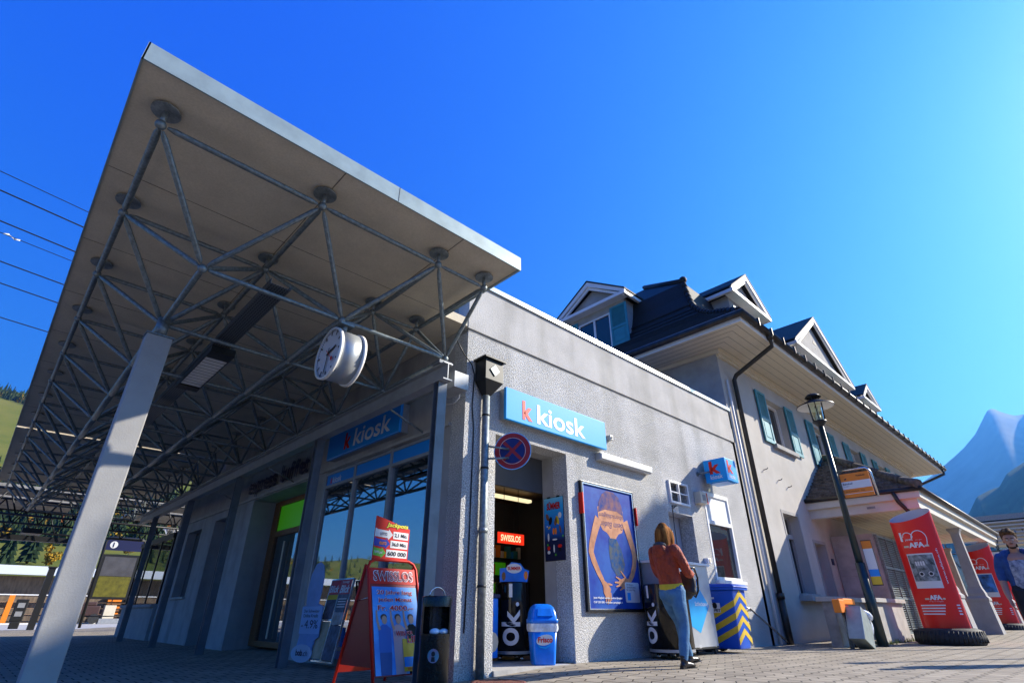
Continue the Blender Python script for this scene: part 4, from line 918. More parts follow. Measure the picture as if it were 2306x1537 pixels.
# -- advertising A-board with jackpot header
ab = thing('pavement_sign', 'red folding pavement sign with a lottery poster and a jackpot board on top', 'A-board', (3.4, 5.5, -.06))
A0 = Vector((3.13, 5.20, -.06)); Au = Vector((1, 0, 0)); Av = Vector((0, .40, 1.20)).normalized(); AN = Au.cross(Av); AW = .62; AH = 1.262
mb = MB()
mb.tube([A0, A0+Av*(AH-.09), A0+Av*(AH-.03)+Au*.03, A0+Av*AH+Au*.09, A0+Av*AH+Au*(AW-.09), A0+Av*(AH-.03)+Au*(AW-.03), A0+Av*(AH-.09)+Au*AW, A0+Au*AW], .016, 8)
B0 = Vector((3.13, 6.02, -.06)); Bv = (A0+Av*AH - B0).normalized()
mb.tube([B0, B0+Bv*(AH-.05)], .016, 8); mb.tube([B0+Au*AW, B0+Au*AW+Bv*(AH-.05)], .016, 8); mb.build('tube_frame', m_red, ab)
mb = MB(); 
O_ = A0+Av*.12+Au*.02
q = [O_, O_+Au*(AW-.04), O_+Au*(AW-.04)+Av*(AH-.22), O_+Av*(AH-.22)]; mb.loft([q,[p-AN*.012 for p in q]])
BN = Au.cross(Bv)
q = [B0+Bv*.12+Au*.01, B0+Bv*.12+Au*(AW-.01), B0+Bv*(AH-.08)+Au*(AW-.01), B0+Bv*(AH-.08)+Au*.01]; mb.loft([q,[p-BN*.01 for p in q]])
q = [A0+Av*.20+Vector((.004,.02,0)), A0+Av*(AH-.1)+Vector((.004,.0,0)), B0+Bv*(AH-.1)+Vector((.004,.02,0)), B0+Bv*.20+Vector((.004,-.02,0))]; mb.loft([q,[p+Vector((.008,0,0)) for p in q]])
mb.build('panels', m_dred, ab)
mb = MB(); mb.cyl(A0+Av*.86-AN*.0, B0+Bv*.83, .006, n=6); mb.build('stay_bar', m_chrome, ab)
PO = A0+Av*.13+Au*.03
mb = MB(); rect(mb, PO, Au, Av, 0, 0, .56, .84, .006); po_ = mb.build('poster', mat('poster_sky',(.03,.20,.62),.4,col2=(.10,.42,.85),nscale=3), ab)
mb = MB(); mb.m(0)
for (fx_, sk, c1, c2_, w_) in ((.13,0,1,2,.08),(.30,0,3,3,.075),(.46,0,4,4,.07)):   # cheering figures on the poster
    mb.m(c1); pol(mb, PO, Au, Av, [(fx_-.07,.20),(fx_+.07,.20),(fx_+.075,.42),(fx_+.02,.46),(fx_-.03,.46),(fx_-.075,.42)], .008)
    mb.m(c2_); pol(mb, PO, Au, Av, [(fx_-.065,.0),(fx_+.055,.0),(fx_+.07,.20),(fx_-.07,.20)], .008)
    mb.m(0); pol(mb, PO, Au, Av, ell(fx_,.505,.032,.042), .010); band(mb, PO, Au, Av, [(fx_-.06,.41),(fx_-.085,.50),(fx_-.09,.60)], [.03,.026,.018], .009)
    mb.m(5); pol(mb, PO, Au, Av, ell(fx_-.006,.53,.038,.034), .009)
mb.build('poster_people', [m_skin, mat('denim_print',(.03,.12,.42),.5), mat('denim_dark',(.02,.07,.25),.5), mat('pink_dress',(.55,.36,.36),.5), m_blackg, mat('hair_print',(.05,.025,.015),.6)], ab)
mb = MB(); rect(mb, PO, Au, Av, .33, .02, .23, .30, .012); mb.build('ticket_yellow', m_yellow, ab)
mb = MB(); rect(mb, PO, Au, Av, .335, .06, .22, .09, .014); mb.build('ticket_blue', m_blue, ab)
for q_, u0, z0, w_, h_ in (('WIN',.25,.345,.12,.05),('FOR',.39,.36,.07,.03),('LIFE',.39,.28,.17,.065)): text(q_, m_swhite, ab, PO+Au*(u0-.003)+Av*(z0-.003)+AN*.014, Au, Av, w=w_+.006, h=h_+.006, bold=.045, t=.001); text(q_, m_red, ab, PO+Au*u0+Av*z0+AN*.017, Au, Av, w=w_, h=h_, bold=.015, t=.001)
text('SWISSLOS', m_red, ab, PO+Au*.37+Av*.03+AN*.014, Au, Av, w=.14, bold=.02)
for tx, z0, w_ in (('20 Jahre lang',.75,.44),('jeden Monat',.675,.42),('Fr. 4000.–',.595,.44)):
    text(tx, m_swhite, ab, PO+Au*(.28-.004)+Av*(z0-.004)+AN*.010, Au, Av, w=w_+.008, h=.060, align='C', bold=.05, t=.001); text(tx, m_red, ab, PO+Au*.28+Av*z0+AN*.013, Au, Av, w=w_, h=.052, align='C', bold=.008, t=.001)
SO = A0+Av*(1.00)+Au*.02
mb = MB(); rect(mb, SO, Au, Av, 0, 0, AW-.04, .17, .004); mb.build('header_plate', m_red, ab)
text('SWISSLOS', m_swhite, ab, SO+Au*.035+Av*.028+AN*.006, Au, Av, w=.51, h=.115, bold=.045, t=.001); text('SWISSLOS', m_dred, ab, SO+Au*.043+Av*.035+AN*.009, Au, Av, w=.495, h=.10, bold=.005, t=.001)
JO = Vector((3.185, 5.615, 1.13)); Ju = Vector((1,.12,0)).normalized(); JW = .50
mb = MB(); q = [(0,0),(JW,0),(JW+.004,.37),(JW*.6,.415),(JW*.2,.46),(0,.475)]; mb.prism(q, JO, Ju, Z, Ju.cross(Z), .01); jb = mb.build('jackpot_board', m_red, ab)
JN = Ju.cross(Z); JO2 = JO+JN*.011
for k, (z0, m1, tl, tr_, w0) in enumerate(((.255,m_paper,'LOTTO','2,1 Mio.',.26),(.155,mat('arrow_blue',(.01,.03,.35),.4),'euro','36,0 Mio.',.23),(.055,mat('arrow_green',(.12,.45,.03),.4),'TOTO goal','600 000',.18))):
    mb = MB(); pol(mb, JO2, Ju, Z, [(0,z0),(w0-.07,z0-.01),(w0-.07,z0-.03),(w0-.005,z0+.03),(w0-.07,z0+.09),(w0-.07,z0+.07),(.03,z0+.078),(0,z0+.09)], .002); mb.build('arrow', m1, jb)
    text(tl, m_navy if k == 0 else m_swhite if k == 2 else m_orange, jb, JO2+Ju*(.07 if k < 2 else .012)+Z*(z0+.015)+JN*.003, Ju, Z, w=.10 if k < 2 else .115, h=.032, bold=.02, shear=.15 if k == 2 else 0)
    mb = MB(); rect(mb, JO2, Ju, Z, w0, z0-.01, JW-w0-.015, .08, .002); mb.build('amount_field', m_paper, jb)
    text(tr_, m_black, jb, JO2+Ju*(w0+.02)+Z*(z0+.005)+JN*.003, Ju, Z, w=JW-w0-.05, h=.048, bold=.025)
text('Jackpots', m_black, jb, JO2+Ju*.146+Z*.352+JN*.001, Ju, Z, w=.33, h=.072, bold=.07, shear=.2, t=.001); text('Jackpots', mat('bright_yellow',(.85,.75,.02),.4), jb, JO2+Ju*.152+Z*.358+JN*.003, Ju, Z, w=.32, h=.060, bold=.02, shear=.2, t=.001)
# -- litter bin with ash tray
br_ = thing('litter_bin', 'tall black round litter bin with a carrying hoop and a small portrait sticker', 'litter bin', (3.30, 4.5, -.07))
mb = MB(); mb.lathe([(.0,-.07),(.138,-.07),(.138,.40),(.142,.42),(.142,.44)],(3.3,4.5,0),32); mb.lathe([(.142,.66),(.142,.735),(.135,.75),(.0,.75)],(3.3,4.5,0),32)
n = 32; mb.smooth = True   # middle band with an opening towards the camera
ca = atan2(-4.5, -3.3)
for k in range(n):
    a0 = 2*pi*k/n; a1 = 2*pi*(k+1)/n; dm = abs((a0+pi/n-ca+pi) % (2*pi)-pi)
    if dm > 1.0: mb.poly([(3.3+.142*cos(a), 4.5+.142*sin(a), z) for a, z in ((a0,.44),(a1,.44),(a1,.66),(a0,.66))])
mb.smooth = False; bb = mb.build('bin_body', mat('black_enamel',(.012,.014,.013),.25,noise_amt=.5,nscale=30), br_)
mb = MB(); mb.tube([(3.3+.10*cos(t)*.9, 4.5-.08*cos(t)*.0, .75+.075*sin(t)) for t in [pi*i/14 for i in range(15)]], .006, 6); mb.build('hoop', m_chrome, br_)
mb = MB()
for (dx, dy, r) in ((-.05,-.06,.05),(.045,-.07,.045),(.0,-.10,.035)): mb.sph((3.3+dx,4.5+dy,.455),r,10,7,sq=(1,1,.6))
mb.build('rubbish', m_bag, br_)
mb = MB()
def onbin(th, z, r=.1435): return (3.3+r*cos(ca+th), 4.5+r*sin(ca+th), z)
pts = [onbin(.36*cos(t)-.05, .27+.055*sin(t), .1445) for t in [2*pi*i/20 for i in range(20)]]; mb.poly(pts); mb.build('oval_sticker', mat('sticker_teal',(.08,.28,.33),.4,col2=(.35,.20,.28),nscale=18), br_)
mb = MB(); mb.poly([onbin(.12*cos(t)-.05, .285+.02*sin(t), .1455) for t in [2*pi*i/12 for i in range(12)]]); mb.poly([onbin(a_, z_, .1455) for a_, z_ in ((-.17,.225),(.07,.225),(.04,.262),(-.14,.262))]); mb.build('sticker_portrait', m_black, br_)
# -- newspaper poster rack leaning at the shop window
nr = thing('newspaper_rack', 'leaning aluminium rack of newspaper posters in front of the shop window', 'newspaper rack', (4.0, 8.0, 0))
RO = Vector((3.93, 8.36, 0)); Ru = -Y; Rv = Vector((.17,0,1)).normalized(); RN = Ru.cross(Rv)
mb = MB()
for u in (0,.335,.67): 
    q = [RO+Ru*(u-.01), RO+Ru*(u+.01), RO+Ru*(u+.01)+Rv*1.08, RO+Ru*(u-.01)+Rv*1.08]; mb.loft([q,[p-RN*.03 for p in q]])
for v in (0,.52,1.07): q = [RO+Rv*v, RO+Ru*.67+Rv*v, RO+Ru*.67+Rv*(v+.02), RO+Rv*(v+.02)]; mb.loft([q,[p-RN*.03 for p in q]])
mb.build('rack_frame', m_chrome, nr)
m_p1 = mat('print_dark',(.03,.04,.06),.5,col2=(.10,.13,.20),nscale=14); m_p2 = mat('print_tan',(.34,.26,.15),.5,col2=(.5,.42,.28),nscale=6); m_p3 = mat('print_light',(.4,.42,.45),.5,col2=(.25,.2,.16),nscale=9)
for u, v, w, h, m_ in ((.01,.04,.315,.47,m_p2),(.01,.54,.315,.33,m_p1),(.345,.04,.315,.42,m_p1),(.345,.47,.315,.16,m_p3),(.345,.63,.315,.24,m_p1)):
    mb = MB(); rect(mb, RO, Ru, Rv, u, v, w, h, .003); mb.build('poster', m_, nr)
mb = MB(); rect(mb, RO, Ru, Rv, .01, .87, .315, .20, .004); rect(mb, RO, Ru, Rv, .345, .87, .315, .20, .004); mb.build('red_masthead', mat('masthead_red',(.5,.02,.05),.4), nr)
text('Blick', m_swhite, nr, RO+Ru*.03+Rv*.895+RN*.006, Ru, Rv, w=.28, h=.10, bold=.03, shear=.2); text('Sonntags', m_swhite, nr, RO+Ru*.38+Rv*1.01+RN*.006, Ru, Rv, w=.2, h=.045, bold=.01); text('Blick', m_swhite, nr, RO+Ru*.36+Rv*.885+RN*.006, Ru, Rv, w=.28, h=.11, bold=.03, shear=.2)
mb = MB(); rect(mb, RO, Ru, Rv, .01, .80, .315, .065, .005); mb.build('yellow_strip', m_yellow, nr)
mb = MB()
for k in range(4): rect(mb, RO, Ru, Rv, .38, .80-k*.035, .24, .012, .005)
mb.build('print_lines', m_paper, nr)
# -- advertising standee (plain board, no figure)
st = thing('cardboard_standee', 'pale blue cardboard standee advertising credit beside the steel column', 'advert standee', (3.85, 8.4, 0))
SO_ = Vector((3.86, 8.72, 0)); sN = Vector((-.97,-.22,0)).normalized(); sU = Vector((sN.y*-1*-1, 0, 0)); sU = Z.cross(sN)*1.0; sU = sU if sU.y < 0 else -sU
mb = MB(); out = [(.0,.10),(.05,.3),(.02,.68),(.10,.72),(.08,.95),(.12,1.15),(.20,1.29),(.29,1.32),(.37,1.27),(.42,1.12),(.41,.9),(.38,.74),(.5,.70),(.49,.30),(.40,.26),(.36,.10)]
mb.prism(out, SO_, sU, Z, sU.cross(Z), .012); mb.build('board', mat('pale_blue_card',(.22,.36,.62),.5,noise_amt=.15,nscale=3), st)
mb = MB(); rect(mb, SO_, sU, Z, .03, .34, .46, .36, .014); mb.build('offer_panel', mat('light_blue_card',(.30,.48,.75),.5), st)
for tx, u, v, w, h in (('Der Schweizer',.08,.62,.36,.04),('Online Kredit',.08,.555,.34,.045),('ab',.06,.43,.05,.03),('4.9%',.14,.41,.30,.11)): text(tx, m_navy, st, SO_+sU*u+Z*v+sU.cross(Z)*.016, sU, Z, w=w, h=h)
mb = MB(); mb.prism(ell(.18,.09,.24,.115,24), SO_-sN*-.02, sU, Z, sU.cross(Z), .01); mb.build('foot_disc', mat('card_white',(.45,.55,.7),.5), st)
text('bob', m_navy, st, SO_+sU*.06+Z*.06+sU.cross(Z)*.034, sU, Z, w=.15, h=.08, bold=.02); text('.ch', m_navy, st, SO_+sU*.22+Z*.06+sU.cross(Z)*.034, sU, Z, w=.11, h=.07)
# -- blue swing-top bin in the entrance
fb_ = thing('swing_top_bin', 'bright blue swing top bin with a see-through liner standing in the shop doorway', 'bin', (5.92, 5.62, 0))
T0 = Matrix.Translation((5.92,5.62,0)) @ Matrix.Rotation(radians(-32),4,'Z') @ Matrix.Diagonal((.93,.93,.97,1))
def rsq(w, d, z, r=.05, n=5):
    P = []
    for cx_, cy_, a0 in ((w-r,d-r,0),(-w+r,d-r,90),(-w+r,-d+r,180),(w-r,-d+r,270)):
        for k in range(n): a = radians(a0+90*k/(n-1)); P.append(Vector((cx_+r*cos(a), cy_+r*sin(a), z)))
    return P
def rl(mb, L, T, cap=True): mb.smooth = True; mb.loft([[T @ p for p in R] for R in L], cap=cap); mb.smooth = False
mb = MB(); rl(mb, [rsq(.155,.13,0),rsq(.16,.135,.02),rsq(.195,.165,.50)], T0); mb.build('bin_body', m_friscoblue, fb_)
mb = MB(); rl(mb, [rsq(.205,.175,.50),rsq(.21,.18,.55),rsq(.195,.165,.56),rsq(.185,.145,.64),rsq(.165,.11,.70),rsq(.13,.07,.735),rsq(.09,.052,.745)], T0); mb.build('lid', m_friscoblue, fb_)
mb = MB(); rl(mb, [rsq(.20,.17,.40,.06),rsq(.212,.182,.44,.06),rsq(.205,.176,.50,.05)], T0, cap=False); mb.build('liner', m_bag, fb_)
mb = MB(); q = [T0 @ Vector(p) for p in ((-.12,-.155,.585),(.12,-.155,.585),(.10,-.105,.68),(-.10,-.105,.68))]; mb.loft([q,[p+Vector((-.01,-.02,.006)) for p in q]]); mb.build('flap', m_friscoblue, fb_, bevel=.004)
fU = (T0.to_3x3() @ Vector((0,-1,0))).normalized(); fU = (T0.to_3x3() @ Vector((1,0,0))); fV = Vector((0,0,1)) + (T0.to_3x3() @ Vector((0,-1,0)))*.07; fV.normalize()
FO = T0 @ Vector((-.13,-.158,.24)); mb = MB(); pol(mb, FO, fU, fV, ell(.12,.06,.125,.062,24,.15), .004); mb.build('logo_oval', m_paper, fb_)
text('Frisco', m_red, fb_, FO+fU*.02+fV*.03+fU.cross(fV)*.007, fU, fV, w=.20, h=.065, bold=.03)
mb = MB(); band(mb, FO, fU, fV, [(.0,.03),(.05,-.02),(.13,-.035),(.2,-.0),(.24,.05)], [.004,.016,.02,.016,.004], .003); mb.build('logo_swoosh', m_cyan, fb_)
# -- round drink coolers
def cooler(x, y, r, h, lab, face):
    t = thing('drink_cooler', lab, 'drink cooler', (x,y,0), group='black round drink coolers')
    mb = MB(); mb.lathe([(.0,.07),(r,.07),(r,h-.02),(r-.01,h),(0,h)],(x,y,0),48); mb.build('cooler_body', m_blackg, t)
    mb = MB(); mb.lathe([(r+.002,.09),(r+.002,.13)],(x,y,0),48); mb.build('chrome_band', m_steelp, t)
    mb = MB()
    for a in (0,2.1,4.2): mb.sph((x+r*.7*cos(a+.5),y+r*.7*sin(a+.5),.035),.035,8,6)
    mb.build('castor', m_chrome, t)
    # vertical ok.– lettering wrapped on the drum (reads bottom to top)
    for ch, z0, hh, w_ in (('o',.20,.22,.24),('k',.44,.22,.28),('.',.70,.055,.05),('–',.82,.18,.05)):
        cu = bpy.data.curves.new('t','FONT'); cu.body = ch; cu.offset = .02; ob = bpy.data.objects.new('t',cu); scn.collection.objects.link(ob)
        me0 = ob.evaluated_get(bpy.context.evaluated_depsgraph_get()).to_mesh(); bm = bmesh.new(); bm.from_mesh(me0); bmesh.ops.subdivide_edges(bm, edges=[e for e in bm.edges if e.calc_length() > .12], cuts=5, use_grid_fill=False)
        vs = [v.co.copy() for v in bm.verts]; fs = [[v.index for v in f.verts] for f in bm.faces]; bm.free(); bpy.data.objects.remove(ob)
        x0 = min(v.x for v in vs); x1 = max(v.x for v in vs); y0 = min(v.y for v in vs); y1 = max(v.y for v in vs); mb = MB(); s_ = w_
        for v in vs:
            up = (v.x-x0)/(x1-x0)*hh; ac = (.5-(v.y-y0)/(y1-y0))*s_; 
            if ch == '.': ac += -.10*-1
            th = face + ac/r; mb.v.append(Vector((x+(r+.003)*cos(th), y+(r+.003)*sin(th), z0+up)))
        for f in fs: mb.face(f)
        mb.build('lettering', m_swhite, t)
    return t
c1 = cooler(6.12, 6.42, .27, 1.03, 'black round drink cooler inside the shop entrance behind the blue bin', atan2(-6.42,-6.12)-.1)
c2 = cooler(8.17, 5.02, .34, 1.02, 'black round drink cooler outside beside the poster case', atan2(-5.02,-8.17)-.95)
text('drink out\nof the box', m_swhite, c2, (8.32,4.64,.14), Vector((.97,.24,0)), Z, w=.13, h=.05)
tp = thing('cooler_topper', 'blue cut-out ice cream advert standing on the cooler in the doorway', 'advert', (6.1,6.3,1.03))
TU = Vector((.72,-.69,0)); TO = Vector((5.88,6.45,1.03)); mb = MB(); mb.prism([(0,0),(.42,0),(.45,.16),(.38,.18),(.32,.26),(.18,.28),(.10,.2),(.0,.19)],TO,TU,Z,TU.cross(Z),.006); mb.build('card', m_friscoblue, tp)
mb = MB(); pol(mb, TO, TU, Z, ell(.22,.19,.12,.07), .008); mb.build('cloud', m_paper, tp); text('SUMMER', m_red, tp, TO+TU*.12+Z*.165+TU.cross(Z)*.010, TU, Z, w=.2, h=.05, bold=.03)
mb = MB(); pol(mb, TO, TU, Z, ell(.40,.09,.03,.06), .008); mb.build('lolly', m_orange, tp); mb = MB(); pol(mb, TO, TU, Z, ell(.06,.08,.03,.06), .008); mb.build('cone', m_wood, tp)
ic = thing('ice_freezer', 'blue ice cream freezer box inside the shop entrance on the left', 'freezer', (5.3, 6.35, 0))
mb = MB(); mb.box(4.9,5.56,6.12,6.6,.07,.80); mb.build('cabinet', m_friscoblue, ic, bevel=.02); mb = MB(); mb.box(4.88,5.58,6.10,6.62,.80,.85); mb.build('glass_lid', m_navy, ic, bevel=.01)
mb = MB(); pol(mb, (5.08,6.12,.2), X, Z, ell(.38,.06,.10,.12,12), .004); mb.build('cream_print', m_cream, ic); mb = MB(); pol(mb, (5.05,6.12,.6), X, Z, ell(.36,.04,.04,.09,12,.5), .004); mb.build('cola_print', m_wood, ic)
mb = MB(); pol(mb, (5.02,6.12,.42), X, Z, ell(.30,.0,.12,.09,16), .004); mb.build('logo_oval', m_paper, ic); text('Frisco', m_red, ic, (5.22,6.112,.40), X, Z, w=.2, h=.06, bold=.02)
ss = thing('hanging_sign', 'small lit red lottery sign hanging inside the shop', 'shop sign', (7.5,8,1.95))
mb = MB(); mb.box(7.25,7.95,8.0,8.03,1.83,2.03); mb.build('panel', mat('red_lit',(.6,.02,.01),.4,emit=(.8,.03,.01),estr=.5), ss); text('SWISSLOS', mat('cream_lit',(.8,.7,.5),.4,emit=(.9,.7,.4),estr=.6), ss, (7.31,7.997,1.87), X, Z, w=.54, h=.12, bold=.02)
mb = MB(); mb.cyl((7.4,8.01,2.03),(7.4,8.01,2.98),.006,n=5); mb.cyl((7.8,8.01,2.03),(7.8,8.01,2.98),.006,n=5); mb.build('hanging_wire', m_dark, ss)
for k, (x_, y_) in enumerate(((5.45,7.0),(6.35,7.6))):
    g = thing('bead_garland', ('nearer' if k == 0 else 'farther') + ' string of dark beads hanging inside the shop entrance', 'garland', (x_,y_,1.5), group='garlands in the shop')
    mb = MB()
    for q in range(26): mb.sph((x_+.012*sin(q),y_,2.55-q*.055),.032,8,5)
    mb.build('beads', m_dconc, g)
# -- small summer poster on the reveal
sp_ = thing('ice_cream_poster', 'narrow blue ice cream poster clipped on the entrance reveal', 'poster', (6.39,5.7,1.3))
QO = Vector((6.393,5.955,1.32)); QU = -Y; 
mb = MB(); mb.box(6.384,6.394,5.545,5.96,1.315,2.255); mb.build('backing', m_dark, sp_)
mb = MB(); rect(mb, QO, QU, Z, 0, 0, .405, .93, .011)
def grad_mat(name, axis, stops):
    m = bpy.data.materials.new(name); m.use_nodes = True; n = m.node_tree.nodes; l = m.node_tree.links; p = n['Principled BSDF']; p.inputs['Roughness'].default_value = .4
    tc = n.new('ShaderNodeTexCoord'); s = n.new('ShaderNodeSeparateXYZ'); l.new(tc.outputs['Generated'], s.inputs[0]); r = n.new('ShaderNodeValToRGB'); l.new(s.outputs[axis], r.inputs[0])
    e = r.color_ramp.elements
    while len(e) < len(stops): e.new(.5)
    for el_, (p_, c_) in zip(e, stops): el_.position = p_; el_.color = (*c_, 1)
    l.new(r.outputs[0], p.inputs['Base Color']); return m
mb.build('print', grad_mat('summer_print', 2, [(0,(.005,.008,.04)),(.3,(.005,.012,.07)),(.55,(.01,.16,.6)),(.85,(.02,.38,.8)),(1,(.2,.6,.8))]), sp_)
text('SÜMMER', m_dred, sp_, QO+QU*.06+Z*.745+QU.cross(Z)*.013, QU, Z, w=.29, h=.13, bold=.04); text('SÜMMER', m_red, sp_, QO+QU*.07+Z*.755+QU.cross(Z)*.015, QU, Z, w=.27, h=.11, bold=.01)
for (u, v, w, h, c_, a) in ((.07,.64,.03,.06,0,.4),(.13,.58,.035,.065,1,-.3),(.28,.58,.03,.07,2,.3),(.33,.65,.035,.045,3,0),(.24,.56,.03,.06,0,-.2),(.33,.44,.018,.06,0,.2),(.19,.42,.022,.05,4,0),(.235,.42,.022,.05,4,0),(.08,.34,.018,.06,3,0),(.21,.30,.05,.012,3,0),(.08,.18,.03,.03,5,0),(.08,.12,.03,.025,3,0),(.19,.17,.014,.06,3,0),(.31,.20,.045,.025,5,0),(.31,.15,.03,.03,1,0),(.10,.48,.03,.014,2,.5),(.06,.50,.014,.014,3,0),(.38,.34,.014,.014,6,0),(.22,.08,.014,.014,6,0),(.06,.23,.014,.014,6,0)):
    mb = MB(); pol(mb, QO, QU, Z, ell(u,v,w,h,12,a), .013); mb.build('ice_cream_print', [m_wood, m_black, m_yellow, m_paper, m_orange, m_red, m_lime][c_], sp_)
for y_ in (5.62,5.82): mb = MB(); mb.box(6.375,6.39,y_,y_+.06,2.245,2.27); mb.build('clip', m_black, sp_)
# -- large poster case
pc = thing('poster_case', 'tall framed poster case showing a swimmer seen from above on blue', 'poster case', (7.37,5.4,1.57))
mb = MB(); mb.box(6.665,6.70,5.395,5.448,.625,2.52); mb.box(8.065,8.10,5.395,5.448,.625,2.52); mb.box(6.70,8.065,5.395,5.448,2.49,2.52); mb.box(6.70,8.065,5.395,5.448,.625,.655); mb.build('frame', m_black, pc, bevel=.004)
mb = MB(); mb.box(6.70,6.715,5.392,5.41,.655,2.49); mb.box(8.05,8.065,5.392,5.41,.655,2.49); mb.box(6.715,8.05,5.392,5.41,2.475,2.49); mb.box(6.715,8.05,5.392,5.41,.655,.67); mb.build('inner_trim', m_chrome, pc)
O = Vector((6.715,5.415,.67)); Wd, Hd = 1.335, 1.805
mb = MB(); rect(mb, O, X, Z, 0, 0, Wd, Hd, 0); mb.build('print', mat('pool_blue',(.006,.03,.27),.45,col2=(.02,.09,.36),nscale=2.2,spec=.15), pc)
m_sk2 = mat('printed_skin',(.58,.28,.15),.5,col2=(.34,.15,.085),nscale=5,detail=8,spec=.15); m_sk3 = mat('printed_skin_dark',(.26,.13,.12),.15,col2=(.05,.07,.22),nscale=7,spec=.15)
mb = MB(); pol(mb, O, X, Z, [(.36,1.48),(.37,1.24),(.46,1.13),(.56,1.10),(.63,1.04),(.67,.93),(.72,.90),(.77,.93),(.81,1.04),(.88,1.10),(.98,1.13),(1.05,1.24),(1.05,1.48),(.92,1.58),(.50,1.58)], .002); mb.build('torso_print', m_sk2, pc)
mb = MB(); pol(mb, O, X, Z, [(.37,1.40),(.40,1.56),(.50,1.70),(.62,1.77),(.82,1.77),(.96,1.70),(1.03,1.55),(1.05,1.40),(.88,1.46),(.55,1.46)], .0035); mb.build('submerged_print', m_sk3, pc)
mb = MB()
band(mb, O, X, Z, [(.36,1.30),(.26,1.12),(.16,.92),(.12,.78),(.17,.66),(.27,.50),(.36,.38),(.40,.30)], [.17,.15,.13,.12,.115,.10,.08,.07], .005)
band(mb, O, X, Z, [(1.08,1.32),(1.16,1.12),(1.24,.92),(1.27,.78),(1.24,.64),(1.16,.50),(1.06,.40),(1.0,.36)], [.17,.15,.13,.12,.115,.10,.08,.07], .005)
pol(mb, O, X, Z, [(.36,.40),(.46,.36),(.55,.27),(.50,.16),(.42,.13),(.36,.22)], .006); pol(mb, O, X, Z, [(1.06,.42),(.94,.45),(.78,.40),(.76,.34),(.90,.28),(1.04,.34)], .006)
for k, (a, b) in enumerate((((.44,.20),(.40,.09)),((.47,.19),(.45,.06)),((.50,.20),(.50,.07)),((.53,.22),(.54,.11)),((.48,.34),(.59,.33)))): band(mb, O, X, Z, [a, ((a[0]+b[0])/2,(a[1]+b[1])/2), b], [.032,.028,.018], .007)
for a, b in (((.84,.40),(.70,.45)),((.82,.37),(.66,.37)),((.84,.34),(.69,.31)),((.90,.31),(.78,.26)),((.96,.44),(.84,.54))): band(mb, O, X, Z, [a, ((a[0]+b[0])/2,(a[1]+b[1])/2), b], [.032,.028,.018], .007)
mb.build('arm_print', m_sk2, pc)
mb = MB(); pol(mb, O, X, Z, [(.60,1.02),(.80,1.02),(.92,.86),(.98,.64),(.90,.48),(.74,.46),(.62,.58),(.58,.8)], .003); mb.build('wet_hair_print', mat('printed_hair',(.015,.07,.22),.15,col2=(.10,.11,.11),nscale=11,spec=.15), pc)
text('Beim Baden', m_sk3, pc, O+X*1.02+Z*1.27+Y*-.006, -X, -Z*1.0, w=.62, h=.10, bold=.0, shear=.3, t=-.002, name='lettering') ; text('überschlagen', m_sk3, pc, O+X*1.05+Z*1.42+Y*-.006, -X, -Z, w=.66, h=.10, shear=.3, t=-.002)
text('Jetzt Mitglied werden und im Ernstfall', m_swhite, pc, O+X*.10+Z*.125, X, Z, w=.72, h=.035, t=.009, bold=.01); text('CHF 250 000.– erhalten: paraplegie.ch', m_swhite, pc, O+X*.10+Z*.065, X, Z, w=.72, h=.035, t=.009, bold=.01)
mb = MB(); mb.prism([(.94,.09),(1.28,.09),(1.30,.11),(1.30,.36),(1.28,.38),(.94,.38),(.92,.36),(.92,.11)], O, X, Z, -Y, .010); mb.build('notice_plate', mat('plate_grey',(.55,.58,.62),.4), pc)
text('Wir fördern\nGanzheitlichkeit\nfür unser Weg.', m_navy, pc, O+X*.95+Z*.25, X, Z, w=.25, h=.11, t=.012); mb = MB(); rect(mb, O, X, Z, .96, .12, .09, .11, .011); mb.build('plate_emblem', m_blue, pc)
for q in ((6.645,6.668,5.36,5.45,2.0,2.32),(8.10,8.12,5.36,5.45,1.95,2.25)): mb = MB(); mb.box(*q); mb.build('red_clip', m_red, pc)
# -- outdoor freezer cabinet with blue diamond
fz = thing('steel_freezer', 'tall grey steel freezer cabinet with a blue diamond printed on its front', 'freezer', (9.0, 5.2, 0))
mb = MB(); mb.box(8.58,9.62,5.0,5.42,.09,1.36); mb.build('cabinet', mat('freezer_steel',(.50,.52,.53),.3,metal=.4,noise_amt=.08,nscale=3), fz, bevel=.012)
mb = MB(); mb.box(8.16,8.58,5.05,5.42,.98,1.36); mb.build('side_cover', m_steelp, fz, bevel=.01)
mb = MB(); mb.box(8.13,9.68,4.97,5.43,1.36,1.40); mb.build('top_edge', m_white, fz)
mb = MB(); pol(mb, (8.62,5.0,.3), X, Z, [(.10,.75),(.45,.85),(.86,.42),(.45,.02),(.10,.16)], .003); mb.build('blue_diamond', mat('print_cyan',(.01,.35,.72),.35), fz); text('Schleckzeug', m_swhite, fz, (9.0,4.995,.70), X, Z, w=.44, h=.085); text('i küsse', m_swhite, fz, (8.85,4.995,1.0), X, Z, w=.16, h=.04)
mb = MB()
for xx in (8.62,9.55): mb.cyl((xx,5.05,0),(xx,5.05,.1),.02,n=8); mb.cyl((xx,5.38,0),(xx,5.38,.1),.02,n=8)
mb.box(8.6,9.6,4.99,5.0,.09,.12); mb.build('feet', m_dark, fz)
